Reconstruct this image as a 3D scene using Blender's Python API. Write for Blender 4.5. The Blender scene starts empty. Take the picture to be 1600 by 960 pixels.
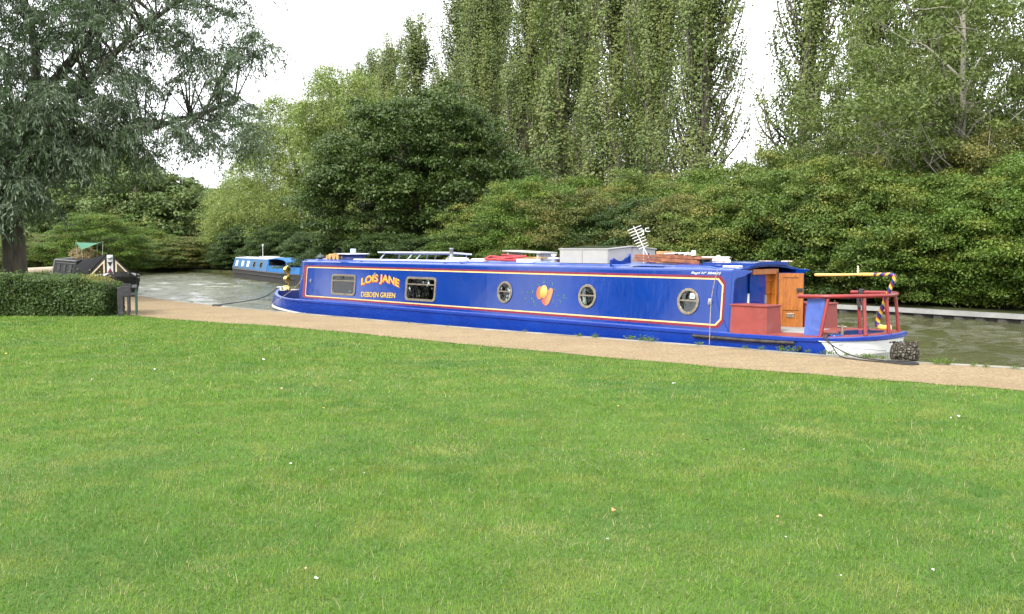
import bpy, math, random
import numpy as np
from mathutils import Vector, Matrix, noise as mn
R = math.radians
S = bpy.context.scene

# ------------------------------------------------------------------ camera, sky, sun, exposure
cam_d = bpy.data.cameras.new('camera'); cam = bpy.data.objects.new('camera', cam_d)
S.collection.objects.link(cam); S.camera = cam
cam_d.sensor_width = 36; cam_d.lens = 33.75; cam_d.clip_start = .1; cam_d.clip_end = 4000
cam.location = (0, 0, 1.5); cam.rotation_euler = (R(90) - math.atan(92 / 1500), 0, 0)

SUN_EL, SUN_AZ = 40, 215          # azimuth measured clockwise from +Y (north): behind the camera, a little to the left
w = bpy.data.worlds.new('World'); S.world = w; w.use_nodes = True
nt = w.node_tree; nt.nodes.clear()
out = nt.nodes.new('ShaderNodeOutputWorld'); bg = nt.nodes.new('ShaderNodeBackground')
sky = nt.nodes.new('ShaderNodeTexSky'); sky.sky_type = 'NISHITA'; sky.sun_disc = False
sky.sun_elevation = R(SUN_EL); sky.sun_rotation = R(SUN_AZ); sky.dust_density = 3; sky.air_density = 1
hs = nt.nodes.new('ShaderNodeHueSaturation'); hs.inputs['Saturation'].default_value = .25
tc = nt.nodes.new('ShaderNodeTexCoord'); ns = nt.nodes.new('ShaderNodeTexNoise')
ns.inputs['Scale'].default_value = 2.2; ns.inputs['Detail'].default_value = 5
cr = nt.nodes.new('ShaderNodeMapRange'); cr.inputs[1].default_value = .3; cr.inputs[2].default_value = .6
cr.inputs[3].default_value = .72; cr.inputs[4].default_value = .96
mx = nt.nodes.new('ShaderNodeMix'); mx.data_type = 'RGBA'; mx.inputs[7].default_value = (8.2, 8.4, 8.7, 1)
nt.links.new(tc.outputs['Generated'], ns.inputs['Vector']); nt.links.new(ns.outputs['Fac'], cr.inputs[0])
nt.links.new(sky.outputs[0], hs.inputs['Color']); nt.links.new(hs.outputs[0], mx.inputs[6])
nt.links.new(cr.outputs[0], mx.inputs[0]); nt.links.new(mx.outputs[2], bg.inputs[0]); nt.links.new(bg.outputs[0], out.inputs[0])
bg.inputs[1].default_value = .1
sl = bpy.data.lights.new('sun', 'SUN'); sl.energy = 1.5; sl.angle = R(12); sl.color = (1, .96, .9)
sun = bpy.data.objects.new('sun', sl); S.collection.objects.link(sun)
a = R(SUN_AZ); e = R(SUN_EL)
sdir = Vector((math.sin(a) * math.cos(e), math.cos(a) * math.cos(e), math.sin(e)))
sun.rotation_euler = sdir.to_track_quat('Z', 'Y').to_euler()
sun.location = sdir * 60
S.view_settings.view_transform = 'Standard'; S.view_settings.look = 'None'
S.view_settings.gamma = 1; S.view_settings.use_curve_mapping = False
S.view_settings.exposure = 1.8

# ------------------------------------------------------------------ helpers
COL = S.collection
def tag(o, label=None, cat=None, group=None, kind=None):
    if label: o['label'] = label
    if cat: o['category'] = cat
    if group: o['group'] = group
    if kind: o['kind'] = kind
    return o
def empty(name, loc=(0, 0, 0), rz=0):
    o = bpy.data.objects.new(name, None); COL.objects.link(o)
    o.location = loc; o.rotation_euler = (0, 0, rz); o.empty_display_size = .2
    return o
class MB:
    def __init__(s): s.v = []; s.f = []; s.m = []; s.sm = []
    def add(s, vs, fs, mi=0, smooth=False):
        b = len(s.v); s.v += [tuple(p) for p in vs]
        for f in fs: s.f.append(tuple(b + i for i in f)); s.m.append(mi); s.sm.append(smooth)
        return s
    def box(s, c, d, rz=0, mi=0, taper=(1, 1), rx=0, ry=0):
        M = Matrix.Rotation(rz, 3, 'Z') @ Matrix.Rotation(ry, 3, 'Y') @ Matrix.Rotation(rx, 3, 'X')
        vs = []
        for z in (-1, 1):
            tx, ty = taper if z > 0 else (1, 1)
            for x, y in ((-1, -1), (1, -1), (1, 1), (-1, 1)):
                vs.append(Vector(c) + M @ Vector((x * d[0] / 2 * tx, y * d[1] / 2 * ty, z * d[2] / 2)))
        return s.add(vs, [(3, 2, 1, 0), (4, 5, 6, 7), (0, 1, 5, 4), (1, 2, 6, 5), (2, 3, 7, 6), (3, 0, 4, 7)], mi)
    def tube(s, pts, r, n=8, mi=0, cap=True, flat=1):
        pts = [Vector(p) for p in pts]; k = len(pts)
        rs = r if hasattr(r, '__len__') else [r] * k
        vs = []; up = None
        for i, p in enumerate(pts):
            t = (pts[min(i + 1, k - 1)] - pts[max(i - 1, 0)])
            if t.length < 1e-9: t = Vector((0, 0, 1))
            t.normalize()
            if up is None: up = Vector((0, 0, 1)) if abs(t.z) < .9 else Vector((1, 0, 0))
            x = up.cross(t); x.normalize(); y = t.cross(x); up = y
            for j in range(n):
                a_ = 2 * math.pi * j / n
                vs.append(p + (x * math.cos(a_) + y * math.sin(a_) * flat) * rs[i])
        fs = [(i * n + j, i * n + (j + 1) % n, (i + 1) * n + (j + 1) % n, (i + 1) * n + j) for i in range(k - 1) for j in range(n)]
        s.add(vs, fs, mi, True)
        if cap: s.add(vs[:n], [tuple(range(n))[::-1]], mi); s.add(vs[-n:], [tuple(range(n))], mi)
        return s
    def lathe(s, prof, c=(0, 0, 0), n=20, mi=0, M=None):
        vs = []
        for r_, z in prof:
            for j in range(n):
                a_ = 2 * math.pi * j / n
                p = Vector((r_ * math.cos(a_), r_ * math.sin(a_), z))
                if M is not None: p = M @ p
                vs.append(p + Vector(c))
        fs = [(i * n + j, i * n + (j + 1) % n, (i + 1) * n + (j + 1) % n, (i + 1) * n + j) for i in range(len(prof) - 1) for j in range(n)]
        return s.add(vs, fs, mi, True)
    def prism(s, poly, fn, th, mi=0):
        """poly: 2D points; fn(a,b,t)->xyz with t the thickness coordinate"""
        n = len(poly); vs = [fn(a_, b_, 0) for a_, b_ in poly] + [fn(a_, b_, th) for a_, b_ in poly]
        fs = [tuple(range(n))[::-1], tuple(range(n, 2 * n))] + [(i, (i + 1) % n, n + (i + 1) % n, n + i) for i in range(n)]
        return s.add(vs, fs, mi)
    def ring(s, outer, inner, fn, th, mi=0):
        n = len(outer); vs = []
        for P, t in ((outer, 0), (inner, 0), (outer, th), (inner, th)): vs += [fn(a_, b_, t) for a_, b_ in P]
        fs = []
        for i in range(n):
            j = (i + 1) % n
            fs += [(i, j, n + j, n + i), (2 * n + i, 3 * n + i, 3 * n + j, 2 * n + j), (i, 2 * n + i, 2 * n + j, j), (n + i, n + j, 3 * n + j, 3 * n + i)]
        return s.add(vs, fs, mi)
    def build(s, name, mat, parent=None, bevel=0, loc=None, rz=0):
        me = bpy.data.meshes.new(name); me.from_pydata(s.v, [], s.f)
        for m_ in (mat if isinstance(mat, (list, tuple)) else [mat]): me.materials.append(m_)
        me.polygons.foreach_set('material_index', s.m); me.polygons.foreach_set('use_smooth', s.sm)
        me.update(); o = bpy.data.objects.new(name, me); COL.objects.link(o)
        if parent: o.parent = parent
        if loc is not None: o.location = loc; o.rotation_euler = (0, 0, rz)
        if bevel:
            b = o.modifiers.new('bevel', 'BEVEL'); b.width = bevel; b.segments = 2; b.limit_method = 'ANGLE'
        return o
def ellipse(cx, cy, rx, ry, n=28, rot=0):
    return [(cx + rx * math.cos(t) * math.cos(rot) - ry * math.sin(t) * math.sin(rot), cy + rx * math.cos(t) * math.sin(rot) + ry * math.sin(t) * math.cos(rot)) for t in [2 * math.pi * i / n for i in range(n)]]
def rrect(x0, y0, x1, y1, r, n=4):
    P = []
    for cx, cy, a0 in ((x1 - r, y1 - r, 0), (x0 + r, y1 - r, 90), (x0 + r, y0 + r, 180), (x1 - r, y0 + r, 270)):
        for i in range(n + 1):
            t = R(a0 + 90 * i / n); P.append((cx + r * math.cos(t), cy + r * math.sin(t)))
    return P
def smoothpath(pts, n=8):
    """Catmull-Rom through the points"""
    P = [Vector(p) for p in pts]; P = [P[0] * 2 - P[1]] + P + [P[-1] * 2 - P[-2]]; out_ = []
    for i in range(1, len(P) - 2):
        for k in range(n):
            t = k / n; a_, b_, c_, d_ = P[i - 1:i + 3]
            out_.append(.5 * ((2 * b_) + (c_ - a_) * t + (2 * a_ - 5 * b_ + 4 * c_ - d_) * t * t + (3 * b_ - 3 * c_ + d_ - a_) * t ** 3))
    out_.append(P[-2]); return out_

# ------------------------------------------------------------------ materials
class NT:
    def __init__(s, name):
        s.m = bpy.data.materials.new(name); s.m.use_nodes = True; s.t = s.m.node_tree; s.t.nodes.clear()
        s.out = s.n('ShaderNodeOutputMaterial')
    def n(s, ty, **k):
        x = s.t.nodes.new(ty)
        for a_, b_ in k.items(): setattr(x, a_, b_)
        return x
    def l(s, a_, b_): s.t.links.new(a_, b_)
    def set(s, sock, val):
        if hasattr(val, 'links') or isinstance(val, bpy.types.NodeSocket): s.l(val, sock)
        else: sock.default_value = (tuple(val) + (1,) if isinstance(val, tuple) and len(val) == 3 and sock.type == 'RGBA' else val)
    def math(s, op, a_, b_=0, clamp=False):
        x = s.n('ShaderNodeMath', operation=op, use_clamp=clamp); s.set(x.inputs[0], a_); s.set(x.inputs[1], b_); return x.outputs[0]
    def mix(s, f, a_, b_, blend='MIX'):
        x = s.n('ShaderNodeMix', data_type='RGBA', blend_type=blend); s.set(x.inputs[0], f); s.set(x.inputs[6], a_); s.set(x.inputs[7], b_); return x.outputs[2]
    def coord(s, kind='Object'): return s.n('ShaderNodeTexCoord').outputs[kind]
    def pos(s): return s.n('ShaderNodeNewGeometry').outputs['Position']
    def noise(s, vec, scale, detail=4, rough=.55, dist=0):
        x = s.n('ShaderNodeTexNoise'); s.l(vec, x.inputs['Vector']); x.inputs['Scale'].default_value = scale
        x.inputs['Detail'].default_value = detail; x.inputs['Roughness'].default_value = rough; x.inputs['Distortion'].default_value = dist
        return x.outputs['Fac']
    def mapr(s, v, a_, b_, c_=0, d_=1):
        x = s.n('ShaderNodeMapRange'); s.l(v, x.inputs[0])
        for i, q in enumerate((a_, b_, c_, d_)): x.inputs[i + 1].default_value = q
        return x.outputs[0]
    def scalev(s, vec, sc):
        x = s.n('ShaderNodeMapping'); s.l(vec, x.inputs[0]); x.inputs['Scale'].default_value = sc; return x.outputs[0]
    def bump(s, h, strength=.3, dist=.01):
        x = s.n('ShaderNodeBump'); s.l(h, x.inputs['Height']); x.inputs['Strength'].default_value = strength; x.inputs['Distance'].default_value = dist; return x.outputs[0]
    def bsdf(s, col, rough=.5, metal=0, nrm=None, coat=0, spec=.5):
        b = s.n('ShaderNodeBsdfPrincipled'); s.set(b.inputs['Base Color'], col); s.set(b.inputs['Roughness'], rough)
        b.inputs['Metallic'].default_value = metal; b.inputs['Coat Weight'].default_value = coat; b.inputs['Coat Roughness'].default_value = .08
        b.inputs['Specular IOR Level'].default_value = spec
        if nrm: s.l(nrm, b.inputs['Normal'])
        return b.outputs[0]
    def done(s, sh): s.l(sh, s.out.inputs[0]); return s.m
def mat(name, col, rough=.5, metal=0, var=.12, scale=6, bump=.0, coat=0, spec=.5, dirt=None):
    N = NT(name); c = N.coord(); f = N.noise(c, scale, 5)
    dk = tuple(x * (1 - var * 1.6) for x in col); lt = tuple(min(1, x * (1 + var)) for x in col)
    base = N.mix(N.mapr(f, .3, .7), dk, lt)
    if dirt:
        f2 = N.noise(c, scale * .7, 8, .7); base = N.mix(N.mapr(f2, .55, .72, 0, dirt[1]), base, dirt[0])
    nr = N.bump(N.noise(c, scale * 8, 4), bump, .01) if bump else None
    return N.done(N.bsdf(base, N.mapr(f, .3, .7, rough * .85, min(1, rough * 1.2)), metal, nr, coat, spec))
BLUE = (.0015, .027, .185)
def paint_blue(name='blue_paint', col=BLUE):
    N = NT(name); c = N.coord(); f = N.noise(c, .9, 3); g = N.noise(N.scalev(c, (6, 6, .8)), 3, 6, .65)
    base = N.mix(N.mapr(f, .3, .7), tuple(x * .88 for x in col), tuple(x * 1.08 for x in col))
    base = N.mix(N.mapr(g, .6, .85, 0, .22), base, (.06, .10, .26))
    sc = N.noise(N.scalev(c, (3, 3, 14)), 9, 8, .8); base = N.mix(N.mapr(sc, .73, .76, 0, .35), base, (.3, .33, .42))
    nr = N.bump(N.noise(c, 1.3, 2), .10, .05)
    return N.done(N.bsdf(base, N.mapr(g, .3, .8, .07, .2), 0, nr, .0, .5))
M = dict(
    blue=paint_blue(), roofblue=mat('faded_roof_blue', (.15, .2, .48), .35, var=.15, dirt=((.3, .3, .33), .5)),
    darkblue=mat('dark_blue_paint', (.008, .02, .12), .35), lightblue=mat('worn_and_sky_sheen_blue_paint', (0.0595, 0.1105, 0.3825), .5, var=.15, dirt=((.2, .25, .4), .4)),  # light blue: worn fittings, and the painted sky reflection on the gunwale
    maroon=mat('maroon_line', (.15, .006, .028), .3), gold=mat('gold_line', (.58, .42, .17), .35),
    cream=mat('cream_paint', (.72, .62, .4), .4), white=mat('white_paint', (0.6624, 0.6624, 0.6348), .4, var=.06, dirt=((.35, .33, .27), .35)),
    red=mat('oxide_red_paint', (0.2160, 0.0360, 0.0288), .5, var=.12, scale=5, dirt=((.25, .1, .08), .4)),
    redrail=mat('red_rail_paint', (0.2125, 0.0187, 0.0170), .35, var=.15), black=mat('black_paint', (.018, .018, .02), .5, var=.4, dirt=((.12, .09, .07), .5)),
    bitumen=mat('bitumen_black', (.02, .019, .018), .7, var=.4, dirt=((.1, .09, .08), .6)), worn=mat('worn_strake', (.035, .028, .026), .6, var=.5, scale=9, dirt=((.2, .13, .1), .6)),
    brass=mat('brass', (.78, .55, .2), .18, 1, var=.1), bronze=mat('bronze_frame', (.26, .22, .17), .35, .6, var=.25, scale=20),
    steel=mat('steel', (.5, .5, .5), .35, .9), alu=mat('aluminium', (.68, .69, .7), .4, .5), grey=mat('grey_deck', (.25, .25, .24), .8, bump=.3),
    boxwhite=mat('off_white_panel', (0.3089, 0.3033, 0.3033), .5, var=.05, dirt=((.3, .29, .26), .3)), rope_dark=mat('dark_rope', (.035, .034, .035), .9, scale=60, var=.5, bump=.6),
    rope_tan=mat('tan_rope', (.3, .24, .17), .9, scale=60, var=.4, bump=.5), log=mat('cut_log', (.45, .26, .1), .8, var=.3, scale=12, bump=.3),
    plank=mat('brown_plank', (.22, .075, .035), .6, var=.35, scale=9, bump=.3), pine=mat('pale_timber', (.42, .25, .11), .7, var=.25, scale=9, bump=.2),
    rustred=mat('red_frame_paint', (.36, .03, .035), .5, var=.3), curtain=mat('white_curtain', (.6, .6, .56), .9), cushion=mat('blue_cushion', (.08, .2, .3), .9),
    interior=mat('dark_interior', (.012, .011, .009), .9, var=.5, scale=4), shell=mat('shell', (.62, .52, .42), .6, var=.3, scale=25),
    plastic=mat('white_plastic', (0.5780, 0.5780, 0.5635), .4), solar=mat('solar_glass', (.03, .035, .045), .12, var=.2), teal=mat('teal_ink', (.08, .35, .38), .5),
    paleblue=mat('pale_blue_plastic', (.45, .55, .75), .5), tarp=mat('green_tarpaulin', (0.0090, 0.1260, 0.0540), .6, var=.2), greendark=mat('dark_green_paint', (.012, .05, .04), .5, var=.3),
    benchwood=mat('weathered_dark_timber', (0.0245, 0.0238, 0.0266), .7, var=.5, scale=14, bump=.4, dirt=((.13, .12, .11), .5)),
    canvas=mat('dark_grey_canvas', (.011, .011, .012), 1.0, spec=.08, var=.2, scale=3, bump=.2), skyblue=mat('sky_blue_paint', (0.0490, 0.1306, 0.2720), .35, var=.08),
    brightblue=mat('bright_blue_paint', (0.0120, 0.1320, 0.3720), .4, var=.08), beige=mat('beige_board', (.5, .44, .4), .7), roofwhite=mat('pale_grey_roof', (.5, .51, .52), .6),
    orange=mat('orange_petal', (.7, .2, .1), .7), yellowleaf=mat('yellow_leaf', (.55, .4, .08), .7), brownleaf=mat('brown_leaf', (.09, .05, .035), .8), tanleaf=mat('tan_leaf', (.4, .3, .17), .8), petal=mat('white_petal', (.55, .55, .52), .6),
    conc=mat('pale_concrete', (.25, .23, .19), .9, var=.35, scale=1.5, bump=.3, dirt=((.2, .19, .14), .6)),
    pile=mat('steel_piling', (.06, .055, .048), .8, var=.5, scale=4, dirt=((.03, .04, .02), .6)), cap=mat('piling_cap', (0.2584, 0.2546, 0.2432), .7, var=.15, scale=2, dirt=((.2, .19, .16), .6)),
)
def wood_mat():
    N = NT('varnished_wood'); c = N.coord(); v = N.scalev(c, (9, 9, 1.1))
    f = N.noise(v, 3, 8, .6, 1.2); base = N.mix(N.mapr(f, .3, .75), (.20, .055, .006), (.42, .145, .018))
    return N.done(N.bsdf(base, .38, 0, N.bump(f, .1, .01), .1))
M['wood'] = wood_mat()
def glass_mat():
    N = NT('window_glass'); g = N.n('ShaderNodeBsdfGlossy'); g.inputs['Roughness'].default_value = .02; g.inputs['Color'].default_value = (1, 1, 1, 1)
    t = N.n('ShaderNodeBsdfTransparent'); t.inputs[0].default_value = (.75, .8, .78, 1)
    c = N.coord(); N.l(N.bump(N.noise(c, 3, 2), .25, .03), g.inputs['Normal'])
    fr = N.n('ShaderNodeFresnel'); fr.inputs[0].default_value = 1.4
    m_ = N.n('ShaderNodeMixShader'); N.l(fr.outputs[0], m_.inputs[0]); N.l(t.outputs[0], m_.inputs[1]); N.l(g.outputs[0], m_.inputs[2])
    return N.done(m_.outputs[0])
M['glass'] = glass_mat()
def leaf_mat(name, c0, c1, c2=None, trans=.3, rough=.5, patch=.35):
    """c0..c1 per leaf, c2 patches that follow the branch clump"""
    N = NT(name); a_ = N.n('ShaderNodeAttribute'); a_.attribute_name = 'var'; b_ = N.n('ShaderNodeAttribute'); b_.attribute_name = 'clump'
    col = N.mix(a_.outputs['Fac'], c0, c1)
    if c2: col = N.mix(N.math('MULTIPLY', N.mapr(b_.outputs['Fac'], 1 - patch, 1), .85), col, c2)
    p = N.bsdf(col, rough, spec=.35); t = N.n('ShaderNodeBsdfTranslucent'); N.l(N.mix(.5, col, (.12, .2, .02)), t.inputs[0])
    m_ = N.n('ShaderNodeMixShader'); m_.inputs[0].default_value = trans; N.l(p, m_.inputs[1]); N.l(t.outputs[0], m_.inputs[2])
    return N.done(m_.outputs[0])
def bark_mat(name, c0, c1, sc=4):
    N = NT(name); c = N.coord(); f = N.noise(N.scalev(c, (3, 3, .6)), sc, 7, .7)
    return N.done(N.bsdf(N.mix(N.mapr(f, .35, .7), c0, c1), .9, 0, N.bump(f, .6, .05)))
L = dict(
    willow=leaf_mat('grey_willow_leaves', (.038, .068, .032), (.155, .19, .125), (.040, .078, .024), .25, .45, .4),
    poplar=leaf_mat('poplar_leaves', (.085, .12, .030), (.165, .215, .065), (.20, .225, .065), .3, .5, .6),
    dark=leaf_mat('dark_broad_leaves', (.030, .056, .012), (.075, .115, .026), (.07, .105, .02), .25, .45, .3),
    pale=leaf_mat('pale_willow_leaves', (.13, .18, .036), (.26, .32, .095), (.20, .23, .05), .3, .5, .3),
    bush=leaf_mat('hawthorn_leaves', (.065, .105, .018), (.19, .24, .05), (.23, .21, .045), .3, .5, .3),
    green=leaf_mat('fresh_green_leaves', (.05, .10, .012), (.13, .21, .03), (.18, .21, .03), .3, .5, .3),
    ash=leaf_mat('ash_leaves', (.06, .09, .020), (.16, .20, .055), (.14, .18, .04), .3, .5, .3), olive=leaf_mat('olive_leaves', (.07, .09, .022), (.18, .195, .055), (.20, .165, .04), .3, .5, .35), mid=leaf_mat('mid_green_leaves', (.045, .085, .014), (.13, .20, .035), (.19, .21, .035), .3, .5, .25), deep=leaf_mat('deep_green_leaves', (.018, .04, .010), (.06, .10, .024), (.10, .14, .03), .25, .5, .2),
    hedge=leaf_mat('hedge_leaves', (.022, .05, .010), (.075, .12, .022), (.17, .16, .02), .25, .5, .28),
    far=leaf_mat('far_leaves', (.08, .13, .035), (.17, .22, .08), (.18, .21, .06), .3, .6, .3),
    bark=bark_mat('grey_brown_bark', (.05, .04, .03), (.16, .14, .11)), palebark=bark_mat('pale_bark', (.14, .13, .10), (.34, .32, .26)), darkbark=bark_mat('dark_bark', (.03, .025, .018), (.09, .075, .055)),
)

# ------------------------------------------------------------------ boat frame (moored boat: u along bow->stern, v away from the bank, z up from bank level)
BA = Vector((-5.3392, 24.2350, 0)); BD = Vector((.671444, -.741055, 0)); BN = Vector((.741055, .671444, 0)); BROT = math.atan2(BD.y, BD.x)
def B(u, v, z=0): return BA + BD * u + BN * v + Vector((0, 0, z))

# ------------------------------------------------------------------ setting: water, ground, path, banks
near = [(60, -45), (30, -13), (12, 6.0), (8.5, 9.6), (6.39, 11.92), (5.29, 12.55), (3.45, 14.25), (1.49, 15.98), (-.97, 18.15), (-3.28, 20.44), (-5.44, 22.61), (-7.35, 24.6), (-10.02, 27.9), (-11.9, 30.6), (-13.9, 33.6), (-16.6, 37.4), (-21, 44), (-26, 52), (-34, 63), (-42, 78), (-52, 108), (-60, 140)]
far_b = [(80, -60), (36, -8), (20, 13.5), (12.47, 23.31), (9.21, 27.57), (0, 37.5), (-8.3, 47.6), (-13, 54.5), (-16.7, 63), (-20.5, 69.5), (-25, 73.2), (-28, 73.5), (-32, 77), (-38.5, 88), (-48, 112), (-56, 142)]
pathn = [(57, -48), (28, -15), (10, 4.2), (7.4, 7.4), (5.37, 9.99), (3.43, 11.37), (.9, 13.43), (-2.18, 16.27), (-4.56, 18.42), (-5.68, 19.1), (-8.4, 21.3), (-9.9, 24), (-11.9, 27.5), (-14.2, 31.5), (-19, 39), (-24, 47)]
def spl(P, n=6): return [(p.x, p.y) for p in smoothpath([(x, y, 0) for x, y in P], n)]
nearS, farS, pathS = spl(near), spl(far_b), spl(pathn)
def offset(P, d):
    out_ = []
    for i, (x, y) in enumerate(P):
        x0, y0 = P[max(i - 1, 0)]; x1, y1 = P[min(i + 1, len(P) - 1)]
        tx, ty = x1 - x0, y1 - y0; l_ = math.hypot(tx, ty) or 1
        out_.append((x - ty / l_ * d, y + tx / l_ * d))
    return out_
def strip(mb, A_, B_, za, zb, mi=0):
    n = min(len(A_), len(B_)); vs = [(x, y, za) for x, y in A_[:n]] + [(x, y, zb) for x, y in B_[:n]]
    mb.add(vs, [(i, i + 1, n + i + 1, n + i) for i in range(n - 1)], mi)
def resample(P, n):
    P = np.array(P, float); d = np.r_[0, np.cumsum(np.hypot(*np.diff(P, axis=0).T))]; t = np.linspace(0, d[-1], n)
    return list(zip(np.interp(t, d, P[:, 0]), np.interp(t, d, P[:, 1])))
GZ_R = -.12
WZ = -.32
# one wide ground sheet far out, below the water level; banks are raised land on it
gm = NT('meadow_ground'); p_ = gm.pos(); f1 = gm.noise(p_, .35, 4); f2 = gm.noise(p_, 3.5, 6, .7); f3 = gm.noise(p_, 40, 4, .8)
c_ = gm.mix(gm.mapr(f1, .35, .65), (.05, .105, .016), (.095, .155, .03)); c_ = gm.mix(gm.mapr(f2, .45, .75, 0, .5), c_, (.15, .17, .05)); c_ = gm.mix(gm.mapr(f3, .35, .7, 0, .6), c_, (.03, .07, .012))
M['ground'] = gm.done(gm.bsdf(c_, .9, 0, gm.bump(f3, .6, .03), spec=.2))
em = NT('woodland_floor'); p_ = em.pos(); f1 = em.noise(p_, 1.5, 6, .7)
M['earth'] = em.done(em.bsdf(em.mix(em.mapr(f1, .35, .65), (.025, .035, .012), (.07, .075, .03)), .95, spec=.1))
pm = NT('sandy_gravel'); p_ = pm.pos(); f1 = pm.noise(p_, .8, 5, .6); f2 = pm.noise(p_, 22, 6, .85); vo = pm.n('ShaderNodeTexVoronoi'); pm.l(p_, vo.inputs['Vector']); vo.inputs['Scale'].default_value = 38
c_ = pm.mix(pm.mapr(f1, .3, .7), (.29, .215, .12), (.38, .29, .17)); c_ = pm.mix(pm.mapr(f2, .42, .6, 0, .8), c_, (.12, .085, .05)); c_ = pm.mix(pm.mapr(vo.outputs['Distance'], .0, .3, .7, 0), c_, (.46, .39, .3))
c_ = pm.mix(pm.mapr(pm.noise(p_, 3.2, 6, .7), .45, .65, 0, .7), c_, (.19, .14, .085)); M['path'] = pm.done(pm.bsdf(c_, .95, 0, pm.bump(f2, .8, .02), spec=.15))
wm = NT('canal_water'); p_ = wm.pos()
n1 = wm.noise(wm.scalev(p_, (.9, 1.5, 1)), 5, 5, .65, .5); n2 = wm.noise(wm.scalev(p_, (1, 1.5, 1)), 13, 4, .6, .4); hh = wm.math('ADD', wm.math('MULTIPLY', n1, 1.0), wm.math('MULTIPLY', n2, .28))
wcol = wm.mix(wm.mapr(wm.noise(p_, .25, 3), .3, .7), (.050, .054, .018), (.070, .070, .026))
wb = wm.n('ShaderNodeBsdfPrincipled'); wm.l(wcol, wb.inputs['Base Color']); wb.inputs['Roughness'].default_value = .06; wb.inputs['IOR'].default_value = 1.36; wm.l(wm.bump(hh, .8, .05), wb.inputs['Normal'])
M['water'] = wm.done(wb.outputs[0])
mb = MB(); mb.add([(-1500, -900, -1.6), (1500, -900, -1.6), (1500, 2600, -1.6), (-1500, 2600, -1.6)], [(0, 1, 2, 3)]); tag(mb.build('river_bed', M['earth']), kind='structure')
rwv = np.random.default_rng(15); xs_ = np.arange(-52, 26, .13); ys_ = np.r_[np.arange(6, 46, .13), np.arange(46, 90, .2)]; GX, GY = np.meshgrid(xs_, ys_); GZ = np.zeros_like(GX)
for k in range(34):
    wl = .45 * (6 ** rwv.random()); an = R(-35) + rwv.normal(0, .75); kx, ky = math.cos(an) * 6.283 / wl, math.sin(an) * 6.283 / wl; ph_ = rwv.random() * 6.283
    GZ += .0092 * wl * .62 * np.sin(kx * GX + ky * GY + ph_ + .8 * np.sin(GX * .31 + k) + .8 * np.sin(GY * .27 + 2 * k))
GZ *= .75 + .45 * np.sin(GX * .23 + 1.3 * np.sin(GY * .17)) * np.sin(GY * .19 + 1)
GZ = np.clip(GZ, -.035, .06) + WZ; ny, nx = GX.shape; nv = nx * ny
ii = np.arange(nv).reshape(ny, nx); q4 = np.stack([ii[:-1, :-1], ii[:-1, 1:], ii[1:, 1:], ii[1:, :-1]], -1).reshape(-1, 4); q4 = np.vstack([q4, [[nv, nv + 1, nv + 2, nv + 3]]]).astype(np.int32)
co = np.vstack([np.c_[GX.ravel(), GY.ravel(), GZ.ravel()], [[-400, -300, WZ - .06], [400, -300, WZ - .06], [400, 600, WZ - .06], [-400, 600, WZ - .06]]]).astype(np.float32)
me = bpy.data.meshes.new('water'); me.vertices.add(len(co)); me.vertices.foreach_set('co', co.ravel()); me.loops.add(q4.size); me.loops.foreach_set('vertex_index', q4.ravel())
me.polygons.add(len(q4)); me.polygons.foreach_set('loop_start', np.arange(0, q4.size, 4, dtype=np.int32)); me.polygons.foreach_set('loop_total', np.full(len(q4), 4, np.int32)); me.polygons.foreach_set('use_smooth', np.ones(len(q4), bool)); me.update(); me.materials.append(M['water'])
o = bpy.data.objects.new('water', me); COL.objects.link(o); tag(o, 'murky green canal water with small ripples', kind='structure')
# lawn side land
n_ = 160; nb = resample(nearS, n_)
mb = MB()
poly = [(x, y, 0) for x, y in nb] + [(-400, 1400, 0), (-1500, 1400, 0), (-1500, -900, 0), (400, -900, 0)]
mb.add(poly, [tuple(range(len(poly)))])
strip(mb, nb, nb, 0, -1.7)
tag(mb.build('lawn_ground', M['ground']), kind='structure')
fb = resample(farS, n_)
poly = [(x, y, GZ_R) for x, y in fb] + [(-300, 1500, GZ_R), (1500, 1500, GZ_R), (1500, -900, GZ_R), (400, -900, GZ_R)]
mb = MB(); mb.add(poly, [tuple(range(len(poly)))]); strip(mb, fb, fb, GZ_R, -1.7)
tag(mb.build('far_bank_ground', M['earth']), kind='structure')
# towpath and its stone edge
A1 = resample([p for p in offset(nearS[:92], -.0)], 120); P1 = resample(pathS, 120)
rng0 = np.random.default_rng(5)
A1 = resample(nearS[:int(len(nearS) * 16 / 21)], 400); A2 = offset(A1, .12)
A2 = [(x + rng0.normal(0, .03), y + rng0.normal(0, .03)) for x, y in A2]
P1 = resample(pathS, 400)
P1 = [(x + .05 * math.sin(i * .7) * math.sin(i * .23) + rng0.normal(0, .03), y + rng0.normal(0, .035)) for i, (x, y) in enumerate(P1)]
# match path edge points to nearest along index by projecting the edge line
A2a = np.array(A2); P1a = np.array(P1)
idx = [int(np.argmin(((A2a - p) ** 2).sum(1))) for p in P1a]; idx = np.maximum.accumulate(idx)
mb = MB(); strip(mb, [tuple(A2a[i]) for i in idx], P1, .006, .006); tag(mb.build('towpath', M['path']), 'sandy gravel towpath along the moored boat', kind='structure')
mb = MB(); A0 = offset(A1, -.02)
strip(mb, A0, A2, .012, .012); strip(mb, A0, A0, .012, -.6); strip(mb, A2, A2, .012, -.02); tag(mb.build('bank_edge', M['conc']), 'pale stone edging of the towpath', kind='structure')
# far bank steel piling and white cap beam
fs = resample([p for p in farS if p[0] > -3], 1400); fo = offset(fs, .10)
wall = empty('canal_wall', (9.21, 27.57, WZ)); tag(wall, 'grey corrugated steel piling wall with pale cap beam along far bank', 'wall')
def rel(P): return [(x - 9.21, y - 27.57) for x, y in P]
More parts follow.
